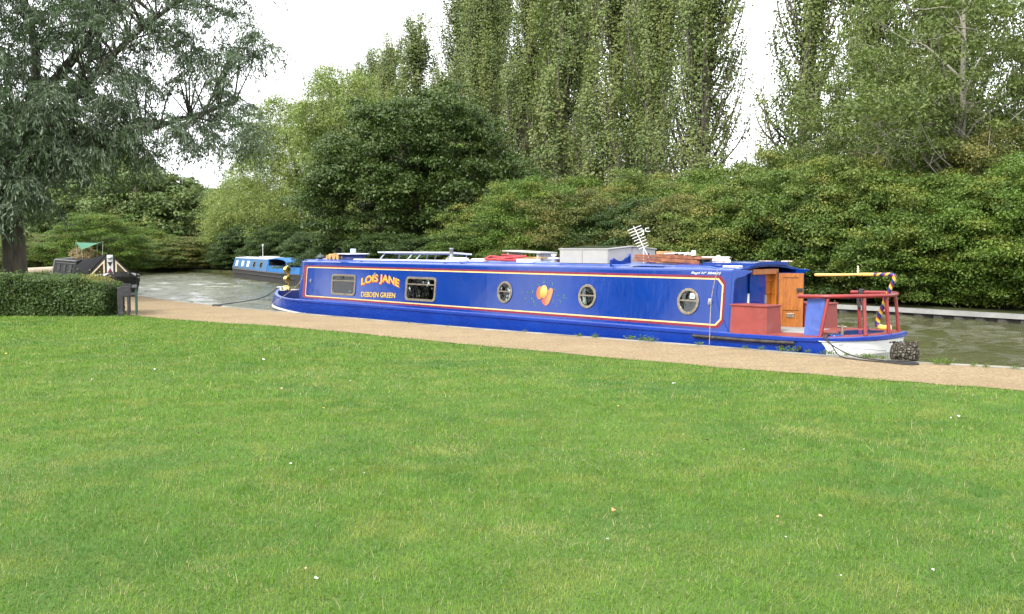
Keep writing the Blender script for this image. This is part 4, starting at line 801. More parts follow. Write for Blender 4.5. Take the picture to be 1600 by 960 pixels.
# sliding hatch on the roof
m_ = MB(); 
def slab(mb_, u0, u1, v0, v1, dz0, dz1, n=6):
    vv = np.linspace(v0, v1, n + 1); vs = [(u, v, zroof(v) + dz) for u in (u0, u1) for dz in (dz0, dz1) for v in vv]; k = n + 1
    fs = []
    for i in range(n): fs += [(k + i, k + i + 1, 3 * k + i + 1, 3 * k + i), (i, 2 * k + i, 2 * k + i + 1, i + 1), (i, i + 1, k + i + 1, k + i), (2 * k + i, 3 * k + i, 3 * k + i + 1, 2 * k + i + 1)]
    fs += [(0, k, 3 * k, 2 * k), (n, 2 * k + n, 3 * k + n, k + n)]; mb_.add(vs, fs)
slab(m_, 12.0, 12.97, .55, 1.53, .0, .055); m_.build('sliding_hatch', M['blue'], boat, bevel=.004)
m_ = MB(); slab(m_, 11.55, 12.5, .40, .56, .0, .035, 2); slab(m_, 11.55, 12.5, 1.52, 1.68, .0, .035, 2); m_.build('hatch_runner', M['blue'], boat)
m_ = MB(); slab(m_, 12.805, 12.93, .24, 1.84, -.03, .012); m_.build('roof_lip', M['blue'], boat, bevel=.004)
# red lockers
def locker(v0, v1, u0, u1, h, lb):
    m_ = MB(); m_.box(((u0 + u1) / 2, (v0 + v1) / 2, .2 + h / 2), (u1 - u0, v1 - v0, h), taper=(.96, .95)); o_ = m_.build('locker', M['red'], boat, bevel=.006); o_['label'] = lb
    MB().box(((u0 + u1) / 2, (v0 + v1) / 2, .2 + h + .012), (u1 - u0 + .0, v1 - v0 + .02, .024)).build('lid', M['red'], o_, bevel=.006)
locker(.07, .46, 12.87, 13.53, .42, 'red stern locker on the bank side'); locker(1.57, 1.97, 12.95, 13.62, .40, 'red stern locker on the water side')
# blue board leaning on the rail
m_ = MB(); P4 = [(14.045, .222), (14.345, .222), (14.40, .775), (14.12, .775)]
m_.prism(P4, lambda a_, b_, t: (a_, .23 - (b_ - .22) * .08 + t, b_), .022)
tag(m_.build('board', M['lightblue'], None, bevel=.006, loc=BA, rz=BROT), 'faded blue board leaning against the red stern rail', 'board')
# taff rail
rail = [(14.02, .13), (14.3, .13), (14.5, .20), (14.68, .36), (14.82, .6), (14.90, .86), (14.92, 1.04), (14.90, 1.22), (14.82, 1.48), (14.68, 1.72), (14.45, 1.88), (14.15, 1.95), (13.85, 1.95)]
rp_ = smoothpath([(u, v, .80 + .02 * math.sin(max(0, u - 14) * 1.5)) for u, v in rail], 5)
m_ = MB(); m_.tube(rp_, .038, 10, flat=.8); rl_ = m_.build('stern_rail', M['redrail'], boat)
for (bu, bv), (tu, tv) in [((14.39, .10), (14.45, .19)), ((14.86, .50), (14.80, .56)), ((14.96, 1.0), (14.91, 1.0)), ((14.86, 1.5), (14.80, 1.5)), ((14.55, 1.85), (14.42, 1.88)), ((14.0, 1.97), (13.97, 1.95))]:
    MB().tube([(bu, bv, zg(bu) + .01), ((bu + tu) / 2, (bv + tv) / 2, .52), (tu, tv, .79)], [.030, .026, .026], 8).build('rail_post', M['redrail'], rl_)
# swan-neck tiller with spiral paint
N = NT('tiller_stripes'); c_ = N.coord('UV'); sp = N.n('ShaderNodeSeparateXYZ'); N.l(c_, sp.inputs[0])
ph = N.math('FRACT', N.math('ADD', N.math('MULTIPLY', sp.outputs[0], 7.6), sp.outputs[1]))
col = N.mix(N.math('GREATER_THAN', ph, .36), (.58, .37, .04), (.20, .012, .02)); col = N.mix(N.math('GREATER_THAN', ph, .58), col, (.012, .018, .14))
plain = N.math('MAXIMUM', N.math('LESS_THAN', sp.outputs[0], .17), N.math('GREATER_THAN', sp.outputs[0], 1.28)); col = N.mix(plain, col, (.60, .42, .08))
M['tiller'] = N.done(N.bsdf(col, .3, coat=.3))
neck = [(14.96, 1.04, .36), (14.86, 1.04, .345), (14.77, 1.04, .37), (14.765, 1.04, .43), (14.80, 1.04, .56), (14.88, 1.04, .76), (14.95, 1.04, .94), (14.99, 1.04, 1.04), (15.0, 1.04, 1.09), (14.97, 1.04, 1.115), (14.9, 1.04, 1.12), (14.7, 1.04, 1.115), (14.45, 1.04, 1.11)]
tp = smoothpath(neck, 6)
def uvtube(pts, rs, n, name, mt, parent):
    mb = MB(); mb.tube(pts, rs, n); o_ = mb.build(name, mt, parent); me = o_.data; uvl = me.uv_layers.new(name='uv'); d = [0]
    for i in range(1, len(pts)): d.append(d[-1] + (Vector(pts[i]) - Vector(pts[i - 1])).length)
    nq = (len(pts) - 1) * n
    for pi, pol in enumerate(me.polygons):
        if pi >= nq:
            for li in pol.loop_indices: uvl.data[li].uv = (d[0] if pi == nq else d[-1], 0)
            continue
        i, j = divmod(pi, n)
        for li, (a_, b_) in zip(pol.loop_indices, ((i, j), (i, j + 1), (i + 1, j + 1), (i + 1, j))): uvl.data[li].uv = (d[a_], b_ / n)
    return o_
uvtube(tp, list(np.interp(np.linspace(0, 1, len(tp)), [0, .2, .5, 1], [.040, .036, .030, .025])), 12, 'swan_neck', M['tiller'], boat)
m_ = MB(); m_.tube([(14.46, 1.04, 1.11), (14.2, 1.04, 1.10), (13.95, 1.04, 1.095), (13.80, 1.04, 1.092), (13.74, 1.04, 1.09)], [.018, .02, .022, .026, .02], 10); m_.build('tiller_bar', mat('ochre_tiller', (.72, .43, .13), .3, var=.15), boat)
m_ = MB(); m_.lathe([(0, .12), (.012, .10), (.005, .085), (.02, .07), (.006, .055), (.024, .038), (.008, .022), (.02, .0)], (14.44, 1.04, 1.125), 12); m_.build('tiller_pin', M['cream'], boat)
m_ = MB(); m_.tube([(14.55, .42, .23), (14.55, .42, .40)], .024, 8); m_.tube([(14.48, .42, .37), (14.62, .42, .37)], .016, 8); m_.build('mooring_stud', M['bronze'], boat)
m_ = MB(); m_.lathe([(.11, 0), (.11, .02), (.09, .028), (0, .028)], (14.53, .26, .245), 20); m_.build('filler_cap', M['blue'], boat)
m_ = MB(); m_.box((14.25, .62, .245), (.22, .14, .035), .3); tag(m_.build('flat_wooden_block', M['red'], None, bevel=.005, loc=BA, rz=BROT), 'small red block lying on the stern deck', 'block')
m_ = MB(); ring_ = smoothpath([(14.05 + .05 * math.cos(t), 1.95 + .05 * math.sin(t), .82) for t in np.linspace(0, 6, 8)], 3)
m_ = MB()
for k_ in range(4): m_.tube([(14.0 + .018 * k_, 1.95 + .05 * math.cos(t), .80 + .05 * math.sin(t)) for t in np.linspace(0, 6.28, 14)], .013, 6)
m_.tube(smoothpath([(14.02, 1.91, .78), (14.0, 1.89, .66), (14.03, 1.89, .55), (14.0, 1.9, .66), (14.05, 1.9, .76)], 4), .022, 6)
m_.tube(smoothpath([(14.05, 1.9, .72), (14.2, 1.7, .45), (14.5, 1.3, .27)], 5), .010, 6)
tag(m_.build('rope_coil', M['rope_dark'], None, loc=BA, rz=BROT), 'dark rope wound round the far side of the red stern rail', 'rope')
m_ = MB(); m_.tube(smoothpath([(14.7, .15, .13), (14.82, .22, .10), (14.98, .36, .09), (15.12, .6, .06)], 4), .008, 6); m_.lathe([(.03, -.01), (.03, .01)], (14.7, .12, .14), 10); m_.build('fender_chain', M['steel'], boat)

# ---- rope fender
N = NT('woven_fender'); c_ = N.coord(); v_ = N.n('ShaderNodeTexVoronoi'); v_.feature = 'DISTANCE_TO_EDGE'; N.l(N.scalev(c_, (1, 2.2, 1)), v_.inputs['Vector']); v_.inputs['Scale'].default_value = 17
f_ = N.noise(c_, 30, 6, .7); col = N.mix(N.mapr(v_.outputs['Distance'], 0, .18), (.03, .027, .022), (.22, .20, .16)); col = N.mix(N.mapr(f_, .4, .65, 0, .7), col, (.06, .05, .035))
M['fender'] = N.done(N.bsdf(col, .95, 0, N.bump(N.math('ADD', N.mapr(v_.outputs['Distance'], 0, .25), N.math('MULTIPLY', f_, .5)), 1, .04), spec=.1))
m_ = MB(); fr_ = []
for i in range(25):
    t = i / 24; x = -.19 + .38 * t; r_ = .155 * (1 - abs(2 * t - 1) ** 5) ** .5 if 0 < t < 1 else 0.02
    fr_.append((max(r_, .02), x))
m_.lathe(fr_, (0, 0, 0), 30, 0, Matrix.Rotation(R(90), 3, 'Y'))
rf = random.Random(4)
for i in range(len(m_.v)): x, y, z = m_.v[i]; k_ = 1 + .05 * mn.noise(Vector((x * 14, y * 14, z * 14))) * 2; m_.v[i] = (x, y * k_, z * k_)
for i in range(150):       # rope knots and frayed strands over the surface
    t = rf.uniform(0, 6.28); x = rf.uniform(-.16, .16); rr = .158; dx_, dt_ = rf.uniform(-.05, .05), rf.uniform(-.35, .35)
    m_.tube([(x, rr * math.cos(t), rr * math.sin(t)), (x + dx_ / 2, (rr + .012) * math.cos(t + dt_ / 2), (rr + .012) * math.sin(t + dt_ / 2)), (x + dx_, rr * math.cos(t + dt_), rr * math.sin(t + dt_))], .009, 5)
fo_ = m_.build('rope_fender', M['fender'], None, loc=B(15.32, .74, .025), rz=R(-8)); tag(fo_, 'fat woven grey rope fender hanging at the stern tip of the blue boat', 'fender')
# ---- mooring ropes
def rope(P, r_, m_, lb, grp=None):
    a0 = Vector(P[0]); o_ = MB().tube(smoothpath([Vector(p) - a0 for p in P], 6), r_, 6).build('mooring_rope', m_, None, loc=a0); return tag(o_, lb, 'rope', grp)
rope([B(14.5, .42, .27), B(14.45, .10, .27), B(14.62, -.02, .16), (4.62, 12.93, .045), (4.92, 12.55, .02), (5.12, 12.32, .018), (5.26, 12.37, .016), (5.18, 12.5, .018), (4.95, 12.62, .02)], .009, M['rope_dark'], 'dark doubled rope running from the stern deck down to the bank, upper strand')
rope([B(14.52, .40, .27), B(14.50, .08, .26), B(14.66, -.04, .13), (4.50, 12.95, .02), (4.84, 12.44, .02), (5.04, 12.18, .02), (5.2, 12.2, .018)], .009, M['rope_dark'], 'dark doubled rope running from the stern deck down to the bank, lower strand')
rope([B(-2.5, .8, .42), B(-2.85, .92, .40), (-6.55, 25.0, .20), (-7.62, 24.72, .03)], .014, M['rope_dark'], 'long dark bow rope slanting down across the water to the bank')
rope([SP_ := B(12.56, sidev(1.12) - .05, 1.15), B(12.50, .10, .70), (3.03, 14.68, .02)], .006, M['rope_tan'], 'thin tan line from the roof down past the rear porthole')
rope([B(.02, .10, 1.17), B(-.12, .02, .6), (-6.02, 23.35, .02)], .006, M['rope_tan'], 'thin pale line from the roof corner down the bow end of the cabin')
rope([(-7.72, 24.70, .03), (-7.6, 24.66, .04), (-7.45, 24.58, .02)], .02, M['rope_dark'], 'dark knot of rope at the mooring ring on the bank edge')

# ================================================================== things on the roof
def onroof(mb, name, mats, u, v, lb, cat, rot=0, dz=0, grp=None, bevel=0):
    o_ = mb.build(name, mats, None, bevel, loc=B(u, v, zroof(v) + dz), rz=BROT + rot); return tag(o_, lb, cat, grp)
def roofthing(name, u, v, lb, cat, rot=0, dz=0):
    t = empty(name, B(u, v, zroof(v) + dz), BROT + rot); return tag(t, lb, cat)
# mushroom vents
onroof(MB().lathe([(0, .19), (.012, .185), (.012, .15), (.06, .13), (.10, .10), (.115, .06), (.10, .05), (.06, .045), (.06, 0)], (0, 0, 0), 20), 'roof_vent', mat('dull_green_metal', (.06, .08, .075), .5, .4), .22, .45, 'dull green mushroom vent at the bow end of the roof', 'vent')
onroof(MB().lathe([(0, .16), (.05, .155), (.06, .125), (.03, .115), (.03, .10), (.12, .085), (.13, .06), (.05, .05), (.06, .02), (.09, 0)], (0, 0, 0), 20), 'roof_vent', M['alu'], 8.3, .78, 'pale mushroom vent just left of the white roof box', 'vent')
onroof(MB().lathe([(0, .11), (.09, .10), (.11, .06), (.10, .02), (.06, 0)], (0, 0, 0), 18), 'roof_vent', M['alu'], 6.0, .42, 'low round pale vent between the silver chimney and the red frame', 'vent')
# cut logs with black bucket
t = roofthing('log_stack', .75, .62, 'cut logs with a dark bucket lying on top near the bow', 'logs')
for k_, (x, y, r_, l_) in enumerate([(-.13, 0, .075, .3), (.06, .02, .085, .34), (.24, .0, .075, .3), (-.3, .02, .06, .28)]):
    MB().tube([(x, y - l_ / 2, r_ * .9), (x + .02, y + l_ / 2, r_ * .9)], r_, 9).build('log', M['log'], t)
onroof(MB().tube([(-.16, 0, .0), (.16, -.02, .0)], .075, 16, cap=False).tube([(-.155, 0, 0), (-.14, 0, 0)], .074, 16), 'bucket', M['black'], .83, .62, 'small dark bucket lying on the cut logs', 'bucket', rot=-.5, dz=.215)
# round blue skylight with pale rim and small cube on top
t = roofthing('round_skylight', 1.35, .70, 'round blue roof drum under a flat pale lid', 'skylight')
MB().lathe([(.30, 0), (.30, .12), (.0, .12)], (0, 0, 0), 26).build('drum', M['darkblue'], t); MB().lathe([(0, .118), (.40, .122), (.41, .135), (.39, .148), (0, .155)], (0, 0, 0), 30).build('lid', M['alu'], t)
o_ = MB().box((0, 0, .045), (.10, .10, .10)).build('plastic_cube', M['paleblue'], None, .008, loc=B(1.35, .70, zroof(.7) + .165), rz=BROT + .3); tag(o_, 'small pale blue cube on the round roof lid', 'box')
# long white poles on edge of roof
onroof(MB().tube([(-2.05, 0, .03), (2.05, 0, .03)], .026, 8).tube([(-1.9, .10, .028), (1.7, .11, .028)], .022, 8).box((-1.65, .05, .015), (.1, .3, .03)).box((1.55, .05, .015), (.1, .3, .03)), 'poles', M['plastic'], 3.9, .40, 'long white poles lying along the near roof edge', 'poles')
# two tilted solar panels
for u, v, lb in ((3.2, .92, 'tilted solar panel nearer the bow'), (4.62, .92, 'tilted solar panel beside the silver chimney')):
    t = roofthing('solar_panel', u, v, lb, 'solar panel'); ry = R(3)
    for nm, mt_, dz, sz in (('panel_frame', 'alu', .15, (1.35, .60, .034)), ('glass', 'solar', .169, (1.29, .54, .006))):
        MB().box((0, 0, dz), sz, rx=R(-4)).build(nm, M[mt_], t)
    m_ = MB()
    for x in (-.55, .55): m_.tube([(x - .1, -.25, .0), (x + .05, -.22, .13)], .016, 6); m_.tube([(x - .05, .25, 0), (x + .05, .22, .13)], .016, 6)
    m_.build('bracket', M['alu'], t)
# silver chimney
onroof(MB().lathe([(.12, 0), (.10, .02), (.075, .10), (.042, .13), (.040, .25), (.05, .255), (.05, .29), (.04, .30), (0, .30)], (0, 0, 0), 18), 'chimney', mat('weathered_zinc', (.2, .21, .22), .5, .5), 5.45, .52, 'small grey metal chimney on the roof beside the solar panel', 'chimney')
onroof(MB().box((0, 0, .05), (.32, .16, .1), .3), 'storage_bag', mat('pale_cloth', (.5, .5, .47), .9, bump=.4), 5.72, .52, 'pale bundle lying just right of the grey chimney', 'bag', bevel=.03)
# timber and red frame
onroof(MB().box((0, 0, .03), (1.6, .16, .035), .02).box((.1, .2, .07), (1.5, .14, .035), -.03), 'timber_planks', M['pine'], 6.7, 1.05, 'pale brown timber planks behind the red frame', 'planks')
m_ = MB()
for a_, b_ in (((-.6, .05, .10), (.62, -.1, .04)), ((-.5, -.22, .04), (.6, -.30, .03)), ((-.6, .05, .10), (-.5, -.22, .04)), ((0, -.05, .08), (.1, -.28, .03)), ((.62, -.1, .04), (.6, -.30, .03)), ((-.3, .1, .13), (.3, .12, .10)), ((-.2, -.25, .05), (.5, .05, .11))): m_.tube([a_, b_], .026, 6)
onroof(m_, 'folding_frame', M['rustred'], 6.95, .80, 'jumbled red painted metal frame lying on the roof', 'frame')
onroof(MB().box((0, 0, .20), (1.15, .5, .025), ry=R(2)).box((-.45, 0, .09), (.05, .4, .19)).box((.45, 0, .09), (.05, .4, .19)), 'low_table', mat('grey_weathered_top', (.36, .36, .33), .7), 7.0, 1.35, 'low grey table standing on the roof behind the red frame', 'table')
onroof(MB().box((0, 0, .035), (.42, .26, .07), .1), 'white_tray', M['plastic'], 7.75, .62, 'flat white tray right of the red frame', 'tray', bevel=.008)
onroof(MB().box((0, 0, .03), (.6, .2, .03), .05).box((.0, .05, .06), (.5, .06, .03), -.15), 'white_boards', M['plastic'], 6.25, .56, 'white boards lying left of the red frame', 'boards')
onroof(MB().box((0, 0, .02), (.5, .10, .04), .1).box((.02, .1, .06), (.5, .08, .04), -.1), 'short_planks', M['pine'], 8.55, .95, 'short timber pieces against the left end of the white roof box', 'planks')
# white roof box with hipped lids
t = roofthing('roof_box', 9.42, 1.08, 'large white box with two sloping glazed lids on the roof', 'box', dz=-.04); t.scale = (1, 1, .86)
V0, V1, Lh = -.66, .66, .60
m_ = MB(); m_.box((0, (V0 - .006) / 2, .175), (2 * Lh, -V0 - .006, .28)); m_.box((0, (V1 + .006) / 2, .175), (2 * Lh, V1 - .006, .28))
for s_ in (-1, 1):
    for x in (-Lh, Lh - .004): m_.prism([(s_ * .006, .314), (s_ * .66, .314), (s_ * .006, .372)], lambda a_, b_, t_, x=x: (x + t_ * .004, a_, b_), 1)
m_.build('box_body', M['boxwhite'], t, bevel=.004); MB().box((0, -.4, .02), (2 * Lh + .03, .5, .03)).build('plinth', M['black'], t)
MB().box((-.02, V0 - .004, .175), (.012, .008, .27)).build('panel_seam', mat('seam_grey', (.25, .25, .25), .6), t)
for s_ in (-1, 1):
    rx_ = -s_ * math.atan(.06 / .66); M_ = Matrix.Rotation(rx_, 3, 'X')
    l_ = MB(); l_.box((0, s_ * .335, .362), (2 * Lh + .05, .675, .024), rx=rx_); ld = l_.build('lid', M['boxwhite'], t, bevel=.003)
    MB().box((0, s_ * .335, .377), (2 * Lh - .10, .56, .008), rx=rx_).build('glazing', M['solar'], ld)
# scalloped blue rack
t = roofthing('pole_rack', 10.2, 1.04, 'pair of scalloped blue cradles across the roof right of the white box', 'rack', dz=-.06)
for s_ in (-1, 1):
    top = [(s_ * (.78 - .02), .12), (s_ * .74, .11)] + [(s_ * (.70 - .42 * k_ / 8), .15 - .08 * math.sin(math.pi * k_ / 8) + .05 * k_ / 8) for k_ in range(9)] + [(s_ * .25, .23), (s_ * .24, .02), (s_ * .76, .0)]
    MB().prism(top, lambda a_, b_, t_: (t_, a_, b_), .04).build('cradle', M['blue'], t)
# brown slatted crates / planks
m_ = MB(); rb_ = random.Random(6)
for k_ in range(3):
    m_.box((-.02 * k_, -.28, .03 + .045 * k_), (1.45 - .1 * k_, .02, .036), ry=R(2.0)); m_.box((0, .28, .03 + .045 * k_), (1.35, .02, .036), ry=R(2.0))
for k_ in range(9): m_.box((-.66 + .165 * k_, 0, .13 - .005 * k_), (.11, .56, .018), rb_.uniform(-.03, .03), ry=R(2))
m_.box((.35, -.33, .05), (.75, .03, .05), .08, ry=R(3))
onroof(m_, 'slatted_crate', M['plank'], 11.15, .92, 'reddish brown slatted planking lying on the roof behind the blue hatch', 'planks')
onroof(MB().box((0, 0, .06), (.26, .2, .34)), 'wooden_box', M['pine'], 10.45, 1.5, 'small pale wooden box behind the right end of the white box', 'box', bevel=.004)
onroof(MB().box((0, 0, .006), (.7, .24, .012), .06), 'roof_mat', M['grey'], 11.0, .42, 'thin grey mat on the near roof edge', 'mat')
onroof(MB().lathe([(.045, 0), (.042, .05), (.033, .085), (.03, .09), (0, .09)], (0, 0, 0), 16), 'white_cup', M['plastic'], 11.35, 1.15, 'small white pot standing upside down on the roof', 'pot', dz=.14)
onroof(MB().box((0, 0, .0), (.2, .2, .10)), 'dark_box', M['greendark'], 11.35, 1.15, 'low dark green box under the white pot', 'box', dz=.06)
onroof(MB().box((0, 0, .115), (.55, .05, .022)).box((-.15, .0, .05), (.5, .1, .1), mi=1), 'white_batten', [M['plastic'], M['greendark']], 11.78, 1.2, 'short white batten on a dark green block near the stern end', 'batten')
for u, v, s_, lb in ((12.08, .86, .1, 'pale pointed shell on the blue hatch'), (12.28, .80, .075, 'pinkish round shell on the blue hatch, nearest the stern')):
    m_ = MB(); m_.lathe([(s_ * 1.0, 0), (s_ * .9, s_ * .35), (s_ * .5, s_ * .62), (s_ * .2, s_ * .95), (0, s_ * 1.0)], (0, 0, 0), 9)
    for i in range(len(m_.v)): x, y, z = m_.v[i]; k_ = 1 + .25 * math.sin(5 * math.atan2(y, x)); m_.v[i] = (x * k_ * 1.2, y * k_ * .8, z)
    onroof(m_, 'seashell', M['shell'], u, v, lb, 'shell', dz=.055)
onroof(MB().box((0, 0, .02), (.30, .12, .035), .1), 'folded_cloth', M['plastic'], 12.68, .40, 'folded white cloth at the near rear corner of the roof', 'cloth', bevel=.012)
m_ = MB(); m_.box((0, 0, .01), (.22, .12, .02), .2); m_.box((.2, .3, .012), (.15, .1, .02), -.2); onroof(m_, 'paint_scraps', M['shell'], 12.6, 1.45, 'pale scraps lying on the far rear corner of the roof', 'scraps', dz=.055)
# TV aerial leaning on the box
t = roofthing('tv_aerial', 10.25, 1.1, 'white television aerial leaning above the white roof box', 'aerial', rot=-BROT)
b0, b1 = Vector((.02, 0, .28)), Vector((-.16, .05, .66)); ax = (b1 - b0).normalized(); el = Vector((.86, .25, .33)).normalized()
MB().tube([b0 - ax * .25, b1], .010, 6).build('boom', M['plastic'], t); MB().tube([(0.02, 0, .0), (.02, 0, .3)], .014, 6).build('mast', M['alu'], t)
for k_ in range(8):
    c_ = b0 + ax * (.0 + .055 * k_); l_ = .10 + .006 * k_; MB().tube([c_ - el * l_, c_ + el * l_], .0075, 5).build('element', M['plastic'], t)
c_ = b0 + ax * .27 + el * .13; MB().tube(smoothpath([c_ + Vector((-.04, 0, -.09)), c_ + Vector((.0, 0, -.02)), c_ + Vector((-.0, 0, .02)), c_ + Vector((-.05, 0, .02))], 4), .009, 6).build('dipole', M['plastic'], t)
MB().tube(smoothpath([c_ + Vector((.12, 0, -.0)), c_ + Vector((.05, 0, .0)), c_ + Vector((.04, 0, .05)), c_ + Vector((.1, 0, .06))], 4), .009, 6).build('dipole', M['plastic'], t)
m_ = MB(); m_.tube([(-.35, 0, .17), (0, 0, .19), (.3, 0, .16)], .014, 6); m_.tube([(.05, -.1, .17), (.12, .1, .2)], .012, 6); m_.tube([(.15, -.08, .15), (.18, .1, .19)], .012, 6); onroof(m_, 'metal_bar', M['alu'], 10.9, 1.35, 'thin grey metal fitting lying behind the brown planks', 'fitting')

# ================================================================== distant blue narrowboat
def simple_boat(name, p_st, p_bow, lb):
    a_ = Vector((p_st[0], p_st[1], 0)); b_ = Vector((p_bow[0], p_bow[1], 0)); Lb = (b_ - a_).length; ang = math.atan2((a_ - b_).y, (a_ - b_).x); t = empty(name, (b_.x, b_.y, WZ), ang); tag(t, lb, 'narrowboat'); return t, Lb
t, Lb = simple_boat('narrowboat', (-9.9, 44.9), (-18.4, 62.2), 'distant light blue narrowboat with black hull moored across the water'); t.scale = (1, 1, .78)
# local: x from bow (0) to stern (Lb), y away from near side? choose y so that 0 is the side facing the photographer
BW = 2.05
Hs = [(0.0, .5), (.05, .36), (.25, .2), (.7, .08), (1.4, .02), (2.6, 0), (Lb - 1.0, 0), (Lb - .3, .12), (Lb, .5)]
def boat_hull(Hs, Lb, BW, zt, bowup=.35, sternup=.08):
    m_ = MB(); out_ = [(x, y * BW) for x, y in Hs] + [(x, (1 - y) * BW) for x, y in Hs[::-1]]; n = len(out_)
    def zt_(x): return zt + bowup * max(0, 1 - x / 3) ** 2 + sternup * max(0, (x - Lb + 2) / 2) ** 2
    r0 = [(x, y, zt_(x)) for x, y in out_]; r1 = [(x, y, zt_(x) - .12) for x, y in out_]; r2 = [(x + (.15 if x < 1 else 0), BW / 2 + (y - BW / 2) * .96, .05) for x, y in out_]; r3 = [(x + (.5 if x < 1 else 0), BW / 2 + (y - BW / 2) * .9, -.3) for x, y in out_]
    for a_, b_ in ((0, 1), (1, 2), (2, 3)): pass
    vs = r0 + r1 + r2 + r3; m_.add(vs, [(k * n + i, (k + 1) * n + i, (k + 1) * n + (i + 1) % n, k * n + (i + 1) % n) for k in range(3) for i in range(n)]); m_.add(r0, [tuple(range(n))]); return m_, zt_
m_, ztf = boat_hull(Hs, Lb, BW, .68); m_.build('hull', M['bitumen'], t)
m_ = MB(); m_.tube([(2.2, -.02, .42), (Lb - 1.1, -.02, .42)], .03, 6); m_.tube([(2.2, -.02, .67), (Lb - 1.1, -.02, .67)], .03, 6); m_.build('rubbing_strake', M['worn'], t)
CS0, CS1 = 1.0, 11.2
def cab(x0, x1, zt, inw=.16, lean0=.25, lean1=.1):
    m_ = MB(); P = [(.10, .68), (.10 + inw, zt), (.10 + inw + .06, zt + .04), (BW / 2, zt + .10), (BW - .16 - inw, zt + .04), (BW - .10 - inw, zt), (BW - .10, .68)]
    k = len(P); vs = [(x0 + lean0 * (z - .68), y, z) for y, z in P] + [(x1 - lean1 * (z - .68), y, z) for y, z in P]
    m_.add(vs, [(0, 1, k + 1, k)] + [(5, 6, k + 6, k + 5)]); m_.add(vs, [(j, j + 1, k + j + 1, k + j) for j in range(1, 5)], 1); m_.add(vs, [tuple(range(k))[::-1], tuple(range(k, 2 * k))]); return m_
cb = cab(CS0, CS1, 1.55).build('cabin', [M['skyblue'], M['roofwhite']], t)
for x in (2.0, 3.9, 5.6, 7.4, 9.3):
    w_ = .62; f = MB().prism([(x, .92), (x + w_, .92), (x + w_, 1.36), (x, 1.36)], lambda a_, b_, q: (a_, .10 + (b_ - .68) / .87 * .16 - q, b_), .03).build('window', M['bronze'] if x > 7 else M['plastic'], t)
    MB().prism([(x + .08, .98), (x + w_ - .08, .98), (x + w_ - .08, 1.30), (x + .08, 1.30)], lambda a_, b_, q: (a_, .10 + (b_ - .68) / .87 * .16 - .031 - q, b_), .004).build('pane', M['glass'] if x > 7 else M['curtain'], f)
# open cockpit with canopy
m_ = MB(); m_.add(*[[(11.3, .12, .68), (18.6, .12, .68), (18.6, .14, 1.12), (11.5, .14, 1.12), (11.3, 1.93, .68), (18.6, 1.93, .68), (18.6, 1.91, 1.12), (11.5, 1.91, 1.12)], [(0, 1, 2, 3), (5, 4, 7, 6), (1, 5, 6, 2), (3, 2, 6, 7)]]); m_.build('stern_bulwark', M['brightblue'], t)
m_ = MB()
m_.tube([(11.25, .2, .7), (11.3, .24, 1.5)], .04, 6); m_.tube([(15.6, .25, 1.1), (15.3, .3, 1.5)], .06, 6); m_.tube([(15.6, 1.8, 1.1), (15.3, 1.75, 1.5)], .06, 6); m_.build('canopy_post', M['brightblue'], t)
m_ = MB(); ks = [(11.1, 1.56), (12.2, 1.62), (13.6, 1.64), (14.8, 1.58), (15.7, 1.42)]
vs = [(x, y, z + .06 * (1 - (abs(y - 1.02) / .8) ** 2)) for x, z in ks for y in (.22, .6, 1.02, 1.45, 1.82)]; vs2 = [(x, y, z - .05) for x, y, z in vs]
m_.add(vs + vs2, [(i * 5 + j, i * 5 + j + 1, (i + 1) * 5 + j + 1, (i + 1) * 5 + j) for i in range(4) for j in range(4)] + [(25 + i * 5 + j, 25 + (i + 1) * 5 + j, 25 + (i + 1) * 5 + j + 1, 25 + i * 5 + j + 1) for i in range(4) for j in range(4)] + [(i * 5, (i + 1) * 5, 25 + (i + 1) * 5, 25 + i * 5) for i in range(4)] + [(20 + j, 21 + j, 46 + j, 45 + j) for j in range(4)]); m_.build('canopy', M['brightblue'], t)
m_ = MB(); m_.box((14.0, 1.8, 1.36), (2.2, .03, .42)); m_.build('screen_board', M['beige'], t)
m_ = MB(); m_.box((11.35, 1.0, 1.1), (.1, 1.5, .8)); m_.build('cabin_doorway', M['interior'], t)
m_ = MB(); m_.tube([(6.6, .9, 1.6), (6.6, .9, 2.6)], .02, 6); m_.box((6.6, .9, 2.56), (.1, .08, .16)); m_.build('roof_mast', M['alu'], t)
m_ = MB(); m_.box((8.6, 1.0, 1.69), (1.6, .5, .1)); m_.box((6.4, .9, 1.67), (.4, .3, .08)); m_.box((11.0, .8, 1.66), (.6, .5, .06)); m_.build('roof_fittings', M['roofwhite'], t)

# ================================================================== dark boat on the left with cratch cover
pb, ps = Vector((-15.15, 37.2, WZ)), Vector((-22.3, 48.4, WZ)); dirb = (ps - pb); Lk = dirb.length; angk = math.atan2(dirb.y, dirb.x)
t = empty('narrowboat', pb, angk); t.scale = (1, 1, .84); tag(t, 'black narrowboat with triangular cratch front and dark canvas cover behind the hedge', 'narrowboat')
